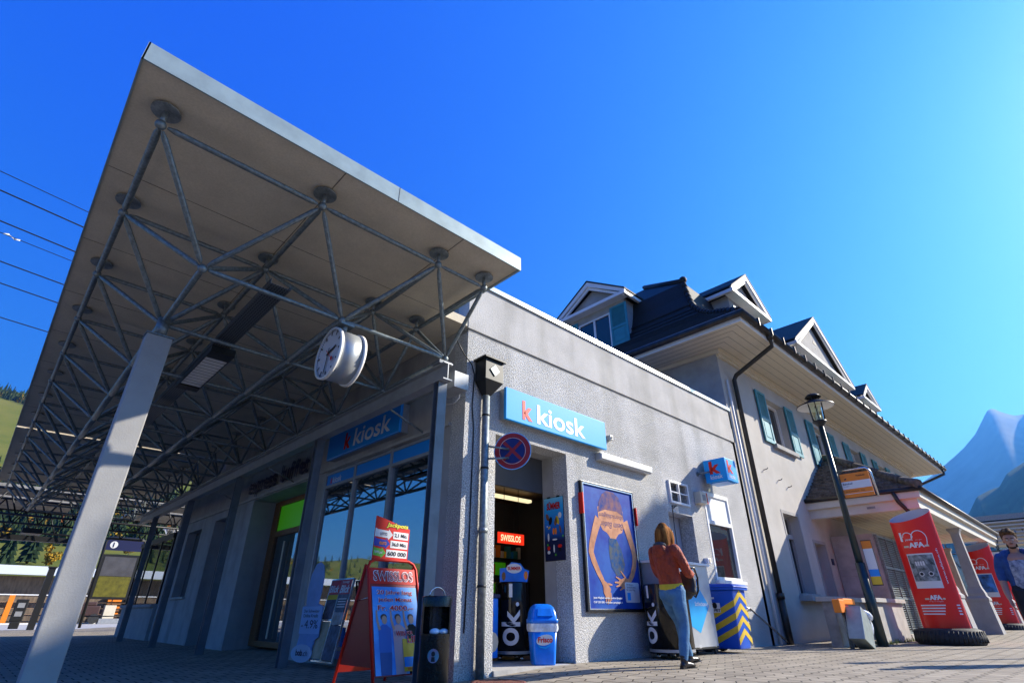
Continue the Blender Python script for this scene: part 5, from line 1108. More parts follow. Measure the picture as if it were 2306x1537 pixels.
# -- wheeled bin
wb = thing('wheeled_bin', 'blue wheeled PET recycling bin with yellow chevron stripes', 'wheelie bin', (10.3, 5.1, 0))
WX = -.13
def wq(z, f):  # bin section: x 10.04..10.56 ; y 4.75..5.42, narrowing downwards
    a = .05*(1-f); return [Vector((10.06+WX+a,4.75+a,z)),Vector((10.56+WX-a,4.75+a,z)),Vector((10.56+WX-a,5.42-a*2,z)),Vector((10.06+WX+a,5.42-a*2,z))]
mb = MB(); mb.loft([wq(.06,0),wq(.30,.3),wq(.98,1)]); mb.build('bin_body', m_binblue, wb, bevel=.02)
mb = MB(); mb.box(10.03+WX,10.60+WX,4.71,5.45,.98,1.03); mb.loft([[Vector(p) for p in ((10.02+WX,4.69,1.03),(10.61+WX,4.69,1.03),(10.61+WX,5.47,1.03),(10.02+WX,5.47,1.03))],[Vector(p) for p in ((10.05+WX,4.74,1.08),(10.58+WX,4.74,1.08),(10.58+WX,5.45,1.10),(10.05+WX,5.45,1.10))]]); mb.build('lid', m_binblue, wb, bevel=.012)
mb = MB(); 
for xx in (10.03+WX,10.57+WX): mb.cyl((xx-.03,5.36,.13),(xx+.03,5.36,.13),.13,n=20)
mb.build('wheel', m_rubber, wb)
mb = MB()
def onf(u, z, side_):   # points hugging the sloping sides
    f = (z-.06)/.92; a = .05*(1-f) if z > .3 else .05*(1-.3*(z-.06)/.24); 
    f2 = .3+.7*(z-.30)/.68 if z > .3 else .3*(z-.06)/.24; a = .05*(1-f2)
    return Vector((10.06+WX+a+u,4.75+a-.004,z)) if side_ else Vector((10.06+WX+a-.004,4.75+a+u,z))
for k in range(4):
    z0 = .12+k*.20
    for s_ in (0,1):
        W_ = .40
        mb.poly([onf(.0,z0,s_),onf(.0,z0+.10,s_),onf(.42 if s_ == 0 else .25, z0+.10-(.20 if s_ == 0 else -.0)+(.0 if s_ == 0 else .16),s_),onf(.42 if s_ == 0 else .25, z0-(.20 if s_ == 0 else 0)+(0 if s_ == 0 else .16),s_)]) if not (s_ == 0 and k == 0) else None
        if s_: mb.poly([onf(.25,z0+.16,1),onf(.25,z0+.26,1),onf(.49,z0+.10,1),onf(.49,z0,1)])
mb.build('chevron_stripes', m_yellow, wb)
mb = MB(); rect(mb, onf(.46,.62,0), -Y, Z, 0, 0, .20, .18, .004); mb.build('pet_label', m_paper, wb); text('PET', m_black, wb, onf(.38,.635,0)-X*.006, -Y, Z, w=.12, h=.045, bold=.02)
mb = MB(); pol(mb, onf(.46,.62,0)-X*.005, -Y, Z, ell(.10,.115,.045,.05), .002); mb.build('label_emblem', m_black, wb); mb = MB(); rect(mb, onf(.46,.84,0), -Y, Z, 0, 0, .10, .03, .004); mb.build('small_tag', m_paper, wb)
# -- lamp post with lantern, stop flag and timetable
lx, ly = 14.16, 3.74
lp_ = thing('street_lamp', 'tall dark lamp post with a wide round hat and glass lantern', 'street lamp', (lx, ly, 0))
mb = MB(); mb.cyl((lx,ly,-.05),(lx,ly,1.6),.10,.095,16); mb.cyl((lx,ly,1.6),(lx,ly,4.72),.075,.06,16); mb.build('pole', mat('lamp_paint',(.015,.03,.03),.3), lp_)
mb = MB(); mb.lathe([(.04,4.70),(.15,4.83),(.16,4.86),(.03,4.87)],(lx,ly,0),24); mb.build('lantern_base', m_dark, lp_)
mb = MB(); mb.lathe([(.14,4.87),(.17,5.30)],(lx,ly,0),24); mb.build('lantern_glass', glass('lantern_glass', mixf=.25, trans=(.85,.9,.75)), lp_)
mb = MB(); mb.cyl((lx,ly,4.87),(lx,ly,5.02),.06,n=12); mb.cyl((lx,ly,5.02),(lx,ly,5.2),.035,n=10); mb.build('bulb', m_paper, lp_)
mb = MB()
for k in range(6): a = k*pi/3+.3; mb.cyl((lx+.15*cos(a),ly+.15*sin(a),4.86),(lx+.175*cos(a),ly+.175*sin(a),5.32),.012,n=6)
mb.build('lantern_bars', m_dark, lp_)
mb = MB(); mb.lathe([(.43,5.24),(.425,5.26),(.22,5.36),(.15,5.40),(0,5.41)],(lx,ly,0),40); mb.lathe([(.16,5.50),(.19,5.49),(.13,5.56),(.0,5.58)],(lx,ly,0),30)
for k in range(4): a = k*pi/2; mb.cyl((lx+.12*cos(a),ly+.12*sin(a),5.39),(lx+.14*cos(a),ly+.14*sin(a),5.52),.01,n=5)
mb.build('hat', m_dark, lp_)
mb = MB(); mb.lathe([(.42,5.238),(.22,5.335),(.17,5.345),(0,5.345)],(lx,ly,0),40); mb.build('reflector', m_white, lp_)
bf = thing('bus_stop_flag', 'orange and white bus stop flag board in a steel tube frame on the lamp post', 'bus stop sign', (14.2, 3.4, 3.2))
bO = Vector((14.2,3.66,2.98)); bU = -Y
mb = MB(); mb.tube([(14.2,3.74,3.60),(14.2,3.2,3.60),(14.2,3.1,3.595),(14.2,3.04,3.55),(14.2,3.01,3.47),(14.2,3.0,2.95)],.022,10); mb.build('tube_frame', m_chrome, bf)
mb = MB(); mb.box(14.19,14.21,3.06,3.66,2.98,3.52); mb.build('board', m_orange, bf)
mb = MB(); rect(mb, bO, bU, Z, 0, .19, .60, .17, .0125); rect(mb, bO, bU, Z, 0, .075, .6, .01, .0125); mb.build('white_band', m_paper, bf)
text('PostAuto', m_black, bf, bO+bU*.34+Z*.45-X*.012, bU, Z, w=.18, h=.035, bold=.02); text('Bahnhof', m_navy, bf, bO+bU*.03+Z*.285-X*.014, bU, Z, w=.20, h=.045, bold=.01); text('Frutigen', m_navy, bf, bO+bU*.04+Z*.235-X*.014, bU, Z, w=.11, h=.025)
text('230 Reichenbach · Thun', m_black, bf, bO+bU*.04+Z*.12-X*.012, bU, Z, w=.40, h=.028); mb = MB(); pol(mb, bO, bU, Z, [(.07,.42),(.13,.44),(.12,.41),(.09,.395)], .013); mb.build('horn_emblem', m_black, bf)
tt = thing('timetable_case', 'narrow timetable case with an orange head fixed to the lamp post', 'timetable', (14.2, 3.64, 1.6))
mb = MB(); mb.box(14.21,14.24,3.42,3.63,1.14,2.06); mb.build('case', m_dark, tt, bevel=.01); tO = Vector((14.209,3.62,1.16))
for v, h, m_ in ((.0,.16,m_yellow),(.16,.14,m_blue),(.30,.42,m_paper),(.72,.16,m_orange)): mb = MB(); rect(mb, tO, bU, Z, .0, v, .19, h, 0); mb.build('print', m_, tt)
# -- pillar advertising tubes on tyres
def afa(x, y, s, lab, first):
    t = thing('advertising_pillar', lab, 'advertising pillar', (x, y, 0), group='red advertising pillars')
    n = 64; rx_, ry_ = .19*s, .44*s
    def ring(z0, f=1.0, slant=0): return [Vector((x+f*rx_*cos(2*pi*i/n), y+f*ry_*sin(2*pi*i/n), z0 + slant*(cos(2*pi*i/n)*.5+.5) - .10*s*(sin(2*pi*i/n)) * (1 if slant else 0)*.8)) for i in range(n)]
    top = 2.60*s
    mb = MB(); mb.smooth = True; mb.m(0); mb.loft([ring(.2),ring(top,1,.26*s)],cap=False); mb.m(1); mb.loft([ring(.2,.97),ring(top,.97,.26*s)],cap=False); mb.m(1); mb.loft([ring(top,.97,.26*s),ring(top,1,.26*s)],cap=False)
    mb.build('tube', [mat('pillar_red',(.85,.014,.005),.3), mat('pillar_inner',(.55,.57,.6),.5)], t)
    mb = MB(); mb.lathe([(.30,.0),(.60,.0),(.64,.05),(.65,.16),(.62,.27),(.52,.32),(.34,.32),(.3,.24)],(x,y,0),40)
    for k in range(48):
        a = 2*pi*k/48; mb.cyl((x+.648*cos(a),y+.648*sin(a),.05),(x+.63*cos(a+.06),y+.63*sin(a+.06),.27),.014,n=4)
    mb.build('tyre_base', m_rubber, t)
    # prints on the -X side, u measured along -Y on the curved surface
    def cp(u, z, off=.004):
        th = pi + u/(ry_*1.02); return Vector((x+(rx_+off)*cos(th), y-(ry_+off)*sin(pi-th)*-1*-1 if False else y+(ry_+off)*sin(th), z))
    def patch(u0,u1,z0,z1,m_,nm,off=.004,par=t):
        mb = MB(); k = 10; mb.smooth = True
        for i in range(k+1): u = u0+(u1-u0)*i/k; mb.v += [cp(u,z0,off),cp(u,z1,off)]
        for i in range(k): mb.face([2*i,2*i+2,2*i+3,2*i+1])
        return mb.build(nm, m_, par)
    def curved_text(body, u, z, w, h, m_, rot=False, bold=0, off=.007):
        o = None; cu = bpy.data.curves.new('t','FONT'); cu.body = body; cu.offset = bold; ob = bpy.data.objects.new('t',cu); scn.collection.objects.link(ob)
        me0 = ob.evaluated_get(bpy.context.evaluated_depsgraph_get()).to_mesh(); vs = [v.co.copy() for v in me0.vertices]; fs = [list(p.vertices) for p in me0.polygons]; bpy.data.objects.remove(ob)
        x0 = min(v.x for v in vs); x1 = max(v.x for v in vs); y0 = min(v.y for v in vs); y1 = max(v.y for v in vs); mb = MB()
        for v in vs:
            a, b = (v.x-x0)/(x1-x0), (v.y-y0)/(y1-y0)
            mb.v.append(cp(u+a*w, z+b*h, off) if not rot else cp(u+(1-b)*h, z+a*w, off))
        for f in fs: mb.face(f)
        mb.build('lettering', m_, t)
    # heart outline with 100 JAHRE AFA
    def heart(k_, off, m_, nm):
        mb = MB(); pts = []
        for a in range(0, 181, 12): pts.append((-.145+.105*k_*cos(radians(180-a)), 2.23+.10*k_*sin(radians(180-a))))
        for a in range(0, 181, 12): pts.append((.085+.155*k_*cos(radians(180-a)), 2.19+.17*k_*sin(radians(180-a))))
        pts += [(.225*k_+.0,2.10),(.20,2.02)]
        for (a, b), (c_, d) in zip(pts, pts[1:]):
            dx, dz = c_-a, d-b; L = max(1e-4, sqrt(dx*dx+dz*dz)); nx, nz = -dz/L*.009, dx/L*.009
            mb.poly([cp((a+nx)*s,(b+nz)*s,off),cp((c_+nx)*s,(d+nz)*s,off),cp((c_-nx)*s,(d-nz)*s,off),cp((a-nx)*s,(b-nz)*s,off)])
        mb.build(nm, m_, t)
    heart(1, .006, m_swhite, 'heart_outline')
    curved_text('1', -.33*s, 2.14*s, .06*s, .20*s, m_swhite, bold=.03)
    curved_text('JAHRE', -.22*s, 2.14*s, .17*s, .05*s, m_swhite, bold=.02); curved_text('1917 2017', .0*s, 2.145*s, .13*s, .018*s, m_swhite); curved_text('AFA', -.17*s, 1.99*s, .32*s, .115*s, m_swhite, bold=.05)
    patch(.15*s,.24*s,2.0*s,2.04*s,m_cream,'stripe'); patch(-.30*s,-.18*s,2.0*s,2.04*s,m_cream,'stripe')
    ph = patch(-.30*s,.25*s,1.12*s,1.86*s,m_paper,'photo_border',.005)
    patch(-.28*s,.23*s,1.27*s,1.83*s, mat('bus_photo_grey',(.04,.055,.055),.5,col2=(.38,.42,.42),nscale=9,detail=6) if first else mat('bus_photo_colour',(.01,.02,.05),.5,col2=(.05,.25,.7),nscale=4),'photo',.009)
    if first:   # an old bus in the photograph
        mb = MB(); F = lambda l: [cp(a, b, .011) for a, b in l]
        mb.m(0); mb.poly(F([(-.16,1.42),(.12,1.42),(.17,1.50),(.16,1.60),(.06,1.62),(.04,1.72),(-.17,1.72)])); mb.m(1); 
        for k in range(4): mb.poly([cp(a,b,.013) for a,b in ((-.155+k*.05,1.60),(-.12+k*.05,1.60),(-.12+k*.05,1.69),(-.155+k*.05,1.69))])
        for u_ in (-.09,.09): mb.m(1); mb.poly([cp(u_+.05*cos(q),1.42+.05*sin(q),.013) for q in [2*pi*i/16 for i in range(16)]]); mb.m(2); mb.poly([cp(u_+.035*cos(q),1.42+.035*sin(q),.015) for q in [2*pi*i/16 for i in range(16)]])
        mb.build('bus_picture', [mat('bus_grey',(.12,.14,.14),.5), m_paper, m_black], t)
    curved_text('www.afabus.ch' if first else 'täglich für Sie da bewegt.', .34*s if first else -.40*s, 1.20*s, .75*s, .055*s, m_swhite, rot=True, bold=.01)
    curved_text('AFA', -.10*s, .88*s, .24*s, .10*s, m_swhite, bold=.06); curved_text('Ihr Bus im Frutigland', -.12*s, .835*s, .26*s, .022*s, m_swhite)
    patch(-.20*s,-.11*s,.885*s,.92*s,m_cream,'stripe'); patch(.15*s,.2*s,.885*s,.92*s,m_cream,'stripe')
    for k in range(4):
        patch((-.36)*s,(.16-k*.02)*s,(.76-k*.058)*s,(.785-k*.058)*s,m_swhite,'stripe'); patch(.40*s,.50*s,(.76-k*.058)*s,(.785-k*.058)*s,m_swhite,'stripe')
    return t
afa(16.2, 2.93, 1.0, 'nearest red advertising pillar with a black and white bus photo on a tyre base', True)
afa(25.7, 3.06, 0.99, 'second red advertising pillar between two porch columns with a blue photo', False)
afa(33.5, 3.55, 1.08, 'farthest red advertising pillar partly behind the man', False)
# -- litter bin hanging askew and orange ticket box
gb = thing('steel_litter_bin', 'grey steel litter bin hanging tilted with a plastic bag bulging out', 'litter bin', (13.1, 3.75, .3))
Tb = Matrix.Translation((13.0,3.72,.32)) @ Matrix.Rotation(radians(22),4,'Y')
mb = MB(); mb.box(-.30,.22,-.12,.16,-.27,.30,T=Tb); mb.build('box', mat('bin_zinc',(.33,.38,.36),.45,metal=.5,noise_amt=.12,nscale=6), gb, bevel=.01)
mb = MB(); mb.box(-.3,.22,-.12,.16,.30,.325,T=Tb); mb.box(.12,.17,-.127,-.12,.18,.26,T=Tb); mb.build('lid', m_steelp, gb)
mb = MB(); mb.sph((0,0,0),.19,14,9,T=Tb @ Matrix.Translation((.16,-.02,.33)),sq=(1.1,.8,.5)); mb.sph((0,0,0),.15,12,8,T=Tb @ Matrix.Translation((.28,-.02,.15)),sq=(.6,.7,1.3)); mb.build('plastic_bag', m_bag, gb)
mb = MB(); mb.cyl((13.35,4.0,-.05),(13.35,4.0,.8),.035,n=10); mb.cyl((13.35,4.0,.4),(13.2,3.85,.4),.02,n=6); mb.build('post', m_dark, gb)
ob_ = thing('orange_box', 'bright orange ticket stamp box on a post beside the stub wall', 'ticket box', (12.9, 3.93, .75))
mb = MB(); mb.box(12.55,12.85,3.86,4.0,.62,.86); mb.box(12.85,13.55,3.87,3.99,.77,.88); mb.build('case', m_orange, ob_, bevel=.02); mb = MB(); mb.box(12.88,13.12,3.89,3.97,.60,.77); mb.build('slot_housing', m_dred, ob_)
mb = MB(); mb.cyl((12.85,3.93,-.05),(12.85,3.93,.62),.04,n=10); mb.build('post', m_galv, ob_)
# -- platform furniture far left
ib = thing('information_board', 'platform information board with a dark blue head and a round i emblem', 'information board', (5.4, 35, 0))
mb = MB(); mb.tube([(4.62,35,0),(4.55,35,3.9),(4.62,35,4.05),(4.75,35,4.1),(6.05,35,4.1),(6.2,35,4.05),(6.26,35,3.9),(6.26,35,0)],.065,8); mb.cyl((4.6,35,.5),(6.26,35,.5),.03,n=6); mb.build('frame', m_dark, ib)
mb = MB(); mb.box(4.6,6.22,34.96,35.04,3.5,4.02); mb.build('head_panel', m_navy, ib); mb = MB(); pol(mb, (4.62,34.96,3.5), X, Z, ell(.3,.26,.17,.17), .004); mb.build('emblem', m_paper, ib); text('i', m_navy, ib, (4.87,34.95,3.64), X, Z, h=.24, bold=.04)
mb = MB(); mb.box(4.6,6.22,34.96,35.04,1.25,3.3); mb.build('case', m_dark, ib); mb = MB(); rect(mb, (4.72,34.955,1.35), X, Z, 0, .95, 1.38, .9, 0); mb.build('map_sheet', mat('shaded_map_print',(.07,.07,.08),.5,noise_amt=.2,nscale=3), ib); mb = MB(); rect(mb, (4.72,34.955,1.35), X, Z, 0, 0, 1.38, .93, 0); mb.build('timetable_sheet', mat('shaded_yellow_print',(.12,.11,.01),.5,noise_amt=.3,nscale=5), ib)  # sheet colours darkened to stand in for shade on the board
pl = thing('platform_lamp', 'slim white platform lamp with a flared glass head', 'street lamp', (7.3, 35.2, 0))
mb = MB(); mb.cyl((7.32,35.2,0),(7.32,35.2,4.1),.055,.045,10); mb.build('pole', m_white, pl); mb = MB(); mb.lathe([(.08,4.1),(.09,4.35),(.1,4.36),(.32,4.72)],(7.32,35.2,0),16); mb.build('glass_head', glass('lamp_cone_glass',mixf=.4,trans=(.8,.8,.8)), pl); mb = MB(); mb.lathe([(.0,4.80),(.36,4.76),(.38,4.72),(0,4.74)],(7.32,35.2,0),20); mb.build('cap', m_white, pl)
mb = MB(); mb.box(6.95,7.2,35.1,35.3,1.95,2.08); mb.box(7.45,7.72,35.1,35.3,1.9,2.03); mb.build('loudspeaker', m_dark, pl)
gp = thing('waiting_room', 'glazed waiting room with a low grey wall at the far end of the kiosk wall', 'waiting room', (4.3, 22, 0))
mb = MB(); mb.box(4.20,4.38,19.65,24,-.1,.78); mb.box(4.12,4.42,19.65,24,.78,.86); mb.build('low_wall', m_plaster, gp); mb = MB(); mb.box(4.26,4.28,19.65,24,.86,2.7); mb.build('glazing', m_glr, gp)
mb = MB()
for yy in (19.65,21.1,22.5,23.9): mb.box(4.24,4.30,yy,yy+.08,.86,2.7)
mb.box(4.2,7,19.65,24,2.7,2.85); mb.build('frame', m_dark, gp)
for nm, lab, x_, y_, h_, r_ in (('platform_post','tall dark steel post standing at the platform edge left of the concrete post',2.8,35,2.55,.13),('bollard','thick dark square bollard beside the waiting room',6.85,31,1.72,.13)):
    t = thing(nm, lab, 'post' if nm != 'bollard' else 'bollard', (x_,y_,0)); mb = MB(); mb.box(x_-r_,x_+r_,y_-r_,y_+r_,-.05,h_); mb.box(x_-r_*1.3,x_+r_*1.3,y_-r_*1.3,y_+r_*1.3,h_,h_+.06); mb.build('shaft', m_dark, t)
pf_ = thing('platform_bin', 'low dark platform waste container with two openings at the far left', 'litter bin', (2.2, 35, 0))
mb = MB(); mb.box(1.95,2.4,34.9,35.1,.3,1.2); mb.box(2.0,2.35,34.85,35.15,0,.3); mb.build('container', m_dark, pf_, bevel=.03)
for z_ in (.5,.85): mb = MB(); mb.box(2.05,2.3,34.89,34.9,z_,z_+.2); mb.build('opening', m_steelp, pf_)
# -- overhead wires
WD = Vector((1.31,.26,.07)); WD.z = .02
for k, (x_, y_) in enumerate(((-3.64,21.55),(-3.58,22.75),(-3.49,24.92),(-3.45,25.83),(-3.34,28.36),(-3.24,30.56),(-3.06,34.68))):
    p = Vector((x_,y_,14)); mb = MB(); mb.tube([p-WD*26, p-WD*8+Z*-.0, p, p+WD*9, p+WD*30], .016 if k in (0,3) else .028, 5)
    o = mb.build('overhead_wire', m_black); tag(o, ['highest and thinnest','second from the top','third from the top','fourth and carrying an insulator','fifth from the top','second from the bottom','lowest'][k] + ' of the seven black overhead wires left of the canopy', 'overhead wire', 'overhead wires')
    if k == 3:
        t = thing('insulator', 'small white bow tie shaped insulator clamped on an overhead wire', 'insulator', p+WD*.27); q = p+WD*.27; mb = MB(); mb.cyl(q-WD*.2, q-WD*.07+Z*.06, .03, n=8); mb.cyl(q+WD*.07-Z*.06, q+WD*.2, .03, n=8); mb.cyl(q-WD*.07+Z*.05,q+WD*.07-Z*.05,.012,n=6); mb.build('insulator_body', m_white, t)
mh = thing('manhole_cover', 'round rusty manhole cover set in the pavers by the downpipe', 'manhole cover', (4.48, 4.92, -.07))
mb = MB(); mb.lathe([(0,-.03),(.30,-.03),(.30,.008),(.27,.010),(.26,.004),(0,.004)],(4.48,4.92,-.055),32)
for k in range(-3,4): mb.box(4.48-.2,4.68,4.92+k*.06-.012,4.92+k*.06+.012,-.052,-.044)
mb.build('iron_cover', mat('rusty_iron',(.16,.06,.045),.6,metal=.3,noise_amt=.3,nscale=12), mh)
mb = MB(); rg = random.Random(2)
for k in range(420):
    x_ = rg.uniform(14.2,19.5); y_ = 3.95+rg.gauss(0,.04) if x_ > 15.4 else 3.9+rg.gauss(0,.08); h_ = rg.uniform(.03,.12); a = rg.uniform(0,6.28)
    mb.poly([(x_,y_,0),(x_+.012*cos(a),y_+.012*sin(a),0),(x_+rg.gauss(0,.03),y_+rg.gauss(0,.03),h_)])
tag(mb.build('weeds', mat('weed_green',(.12,.16,.02),.9)), 'sparse weeds growing at the foot of the low parapet wall', 'weeds', kind='stuff')
# -- unseen objects added out of view to cast the shade on the paving and wall
nb = thing('added_occluder', 'large stepped hoarding on tall posts beside the square, out of the photo', 'occluder', (19.8, -3.3, 0))
e1 = Vector((1,1.85,0))/2.103; e2 = Vector((1.85,-1,0))/2.103
def ca_(c, a, z): return e1*(c/2.103) + e2*a + Z*z
def blk(c0, c1, a0, a1, z0, z1):
    mb = MB(); q = [ca_(c0,a0,0), ca_(c1,a0,0), ca_(c1,a1,0), ca_(c0,a1,0)]; mb.loft([[p+Z*z0 for p in q],[p+Z*z1 for p in q]]); return mb
blk(-4, 12.55, 19, 19.25, 10.25, 12.67).build('board', m_steelp, nb); blk(12.552, 13.80, 19, 19.25, 10.25, 13.58).build('raised_end_board', m_steelp, nb)  # added boards, stepped to shape the shade on paving and post
for k in (-2.5, 4.5): mb = MB(); mb.cyl(ca_(k,19.4,-.1), ca_(k,19.4,12.4), .16, n=10); mb.build('post', m_galvd, nb)
lq = thing('street_lamp', 'slim lamp post added out of view to throw a thin shadow across the paving', 'street lamp', (15.8,-.75,0))  # added unseen pole, only for its thin shadow on the paving
mb = MB(); mb.cyl((15.8,-.75,-.05),(15.8,-.75,3.9),.06,.045,10); mb.build('pole', m_dark, lq); mb = MB(); mb.lathe([(.04,3.9),(.12,4.1),(.14,4.3),(.0,4.4)],(15.8,-.75,0),14); mb.build('lantern', m_paper, lq)
nt_ = thing('added_tree', 'small round headed tree added out of view to cast a shadow on the wall', 'tree', (24.5, -3.1, 0))  # added unseen tree, only for its rounded shadow on the wall
tp_ = Vector((24.5,-3.1,0)); mb = MB(); mb.cyl(tp_, tp_+Z*11.2, .10, .05, 8); mb.build('trunk', m_bark, nt_)
mb = MB(); random.seed(11)
for cc, rr_ in ((Vector((-.15,.1,11.9)),.5),(Vector((.35,-.1,12.0)),.4),(Vector((-.3,.1,11.3)),.45),(Vector((.1,0,11.1)),.4)): mb.sph(tp_+cc, rr_, 9, 7)
for _ in range(4200):
    cc, rr_ = random.choice(((Vector((-.15,.1,11.9)),.62),(Vector((.35,-.1,12.0)),.5),(Vector((-.3,.1,11.3)),.55),(Vector((.1,0,11.1)),.5))); d = Vector((random.gauss(0,1),random.gauss(0,1),random.gauss(0,1))).normalized(); p = tp_+cc+d*rr_*random.uniform(.0,1)
    u = Vector((random.gauss(0,1),random.gauss(0,1),random.gauss(0,1))).normalized(); w = u.cross(d+Vector((.1,.2,.3))).normalized(); e = .085; mb.poly([p-u*e,p-w*e*.6,p+u*e,p+w*e*.6])
mb.build('crown', m_aut[2], nt_)
# ================================================================ PEOPLE
def organic(name, chains, m, parent, T, vox=.012, balls=(), smooth=3, label=None):
    """chains: [(points, [(r_side, r_front)...], side_vector)] in local coordinates; closed lofts fused into one surface by a voxel remesh"""
    mb = MB()
    for pts, rad, side in chains:
        pts = [Vector(p) for p in pts]; R = []; n = 16; side = Vector(side).normalized()
        P2, R2 = [], []
        for i in range(len(pts)-1):      # densify with smooth interpolation
            for k in range(4):
                t = k/4; p0 = pts[max(i-1,0)]; p1 = pts[i]; p2 = pts[i+1]; p3 = pts[min(i+2,len(pts)-1)]
                P2.append(.5*((2*p1)+(p2-p0)*t+(2*p0-5*p1+4*p2-p3)*t*t+(3*p1-p0-3*p2+p3)*t**3))
                s = t*t*(3-2*t); R2.append((rad[i][0]*(1-s)+rad[i+1][0]*s, rad[i][1]*(1-s)+rad[i+1][1]*s))
        P2.append(pts[-1]); R2.append(rad[-1])
        for i, p in enumerate(P2):
            d = (P2[min(i+1,len(P2)-1)]-P2[max(i-1,0)]).normalized(); a = (side - d*side.dot(d)).normalized(); b = d.cross(a)
            R.append([p+a*R2[i][0]*cos(2*pi*k/n)+b*R2[i][1]*sin(2*pi*k/n) for k in range(n)])
        mb.loft(R)
        for e, rr in ((P2[0],R2[0]),(P2[-1],R2[-1])): mb.sph(e, min(rr)*.98, 10, 7)
    for c, r, sq in balls: mb.sph(c, r, 16, 12, sq=sq)
    mb.v = [T @ v for v in mb.v]
    o = mb.build(name, m, parent, label=label)
    bm = bmesh.new(); bm.from_mesh(o.data); bmesh.ops.recalc_face_normals(bm, faces=bm.faces); bm.to_mesh(o.data); bm.free()
    md = o.modifiers.new('r','REMESH'); md.mode = 'VOXEL'; md.voxel_size = vox; md.use_smooth_shade = True
    m2 = o.modifiers.new('s','SMOOTH'); m2.iterations = smooth; m2.factor = .5
    me = bpy.data.meshes.new_from_object(o.evaluated_get(bpy.context.evaluated_depsgraph_get())); o.modifiers.clear(); old = o.data; o.data = me
    if not me.materials: me.materials.append(m)
    for p in me.polygons: p.use_smooth = True
    return o
def hand(side, wrist, dirv, palm_n, s=1.0, curl=.5):
    """chains for a palm, four unequal bent fingers and a thumb off the palm's side"""
    W_ = Vector(wrist); d = Vector(dirv).normalized(); n_ = Vector(palm_n).normalized(); b = d.cross(n_).normalized()*side; ch = []
    ch.append(([W_, W_+d*.045*s, W_+d*.085*s], [(.024*s,.016*s),(.036*s,.016*s),(.038*s,.013*s)], b))
    for k, (o_, L) in enumerate(((-.028,.066),(-.009,.075),(.010,.070),(.028,.055))):
        p = W_+d*.085*s+b*o_*s; q = p+(d*cos(curl*.5)+n_*sin(curl*.5))*L*.45*s; r = q+(d*cos(curl*1.2)+n_*sin(curl*1.2))*L*.33*s; t = r+(d*cos(curl*1.8)+n_*sin(curl*1.8))*L*.25*s
        ch.append(([p,q,r,t],[(.0095*s,.0095*s),(.009*s,.009*s),(.008*s,.008*s),(.007*s,.007*s)],b))
    p = W_+d*.03*s-b*.026*s; q = p+(d*.7-b*.7+n_*.2).normalized()*.035*s; r = q+(d*.9-b*.25+n_*.35).normalized()*.03*s
    ch.append(([p,q,r],[(.013*s,.013*s),(.011*s,.011*s),(.009*s,.009*s)],b)); return ch
def head_balls(c, s=1.0):   # facing +X local
    c = Vector(c)
    return [(c+Vector((-.008,0,.03))*s,.088*s,(1.08,.88,1.05)),(c+Vector((.018,0,-.035))*s,.068*s,(.95,.86,1.0)),(c+Vector((.05,0,-.075))*s,.034*s,(1,1.05,.85)),(c+Vector((.088,0,-.018))*s,.015*s,(1.1,.8,1.5)),(c+Vector((.0,.078,-.01))*s,.018*s,(.7,.5,1.5)),(c+Vector((.0,-.078,-.01))*s,.018*s,(.7,.5,1.5)),(c+Vector((.072,0,-.052))*s,.02*s,(.7,1.2,.6)),(c+Vector((.066,0,.015))*s,.03*s,(.6,1.7,.6))]
def face(c, s, T, par, lipcol):
    c = Vector(c); 
    for y_ in (.031,-.031):
        mb = MB(); mb.sph(c+Vector((.074,y_,.004))*s,.011*s,10,8,T=T); mb.build('eye', mat('eye_white',(.6,.58,.55),.3), par)
        mb = MB(); mb.sph(c+Vector((.083,y_,.004))*s,.005*s,8,6,T=T); mb.build('pupil', m_black, par)
        mb = MB(); mb.box(*(v for v in ((c.x+.082*s),(c.x+.09*s),(c.y+(y_-.018)*s),(c.y+(y_+.018)*s),(c.z+.022*s),(c.z+.030*s))),T=T); mb.build('eyebrow', mat('brow_hair',(.03,.015,.008),.8), par)
    mb = MB(); mb.sph((0,0,0),.02*s,12,8,T=T @ Matrix.Translation(c+Vector((.078,0,-.052))*s),sq=(.5,1.1,.35)); mb.build('lips', mat('lips',lipcol,.4), par)
# ---- woman in the rust jacket (faces +X)
wo = thing('person', 'woman in a rust red hooded jacket, blue jeans and black boots walking past the coolers', 'person', (6.9, 4.1, 0))
T = Matrix.Translation((6.80, 4.08, 0)) @ Matrix.Rotation(radians(-6), 4, 'Z'); F = (0,1,0)
neck = Vector((-.03,0,1.415)); hd = Vector((.02,0,1.555))
legR = [(0.0,-.09,.88),(.0,-.09,.70),(.045,-.085,.47),(-.0,-.08,.25),(-.03,-.075,.10)]
legL = [(0.0,.09,.88),(.09,.10,.70),(.25,.12,.49),(.33,.15,.28),(.43,.17,.12)]
lr = [(.085,.10),(.078,.088),(.056,.062),(.050,.056),(.036,.042)]
armR = [(-.06,-.175,1.36),(-.0,-.22,1.22),(.07,-.23,1.09),(.20,-.18,1.07),(.31,-.11,1.10)]
armL = [(-.06,.175,1.36),(-.0,.22,1.20),(.07,.22,1.08),(.19,.15,1.05),(.29,.06,1.05)]
ar = [(.05,.05),(.046,.048),(.040,.042),(.034,.036),(.026,.028)]
torso = [(0,0,.80),(0,0,.90),(-.02,0,1.02),(-.045,0,1.16),(-.055,0,1.30),(-.045,0,1.385),neck,(-.005,0,1.50)]
tr_ = [(.14,.10),(.155,.115),(.125,.095),(.135,.10),(.165,.105),(.13,.07),(.052,.052),(.048,.05)]
ch = [(torso,tr_,F),(legR,lr,F),(legL,lr,F),(armR,ar,(1,0,0)),(armL,ar,(1,0,0))]
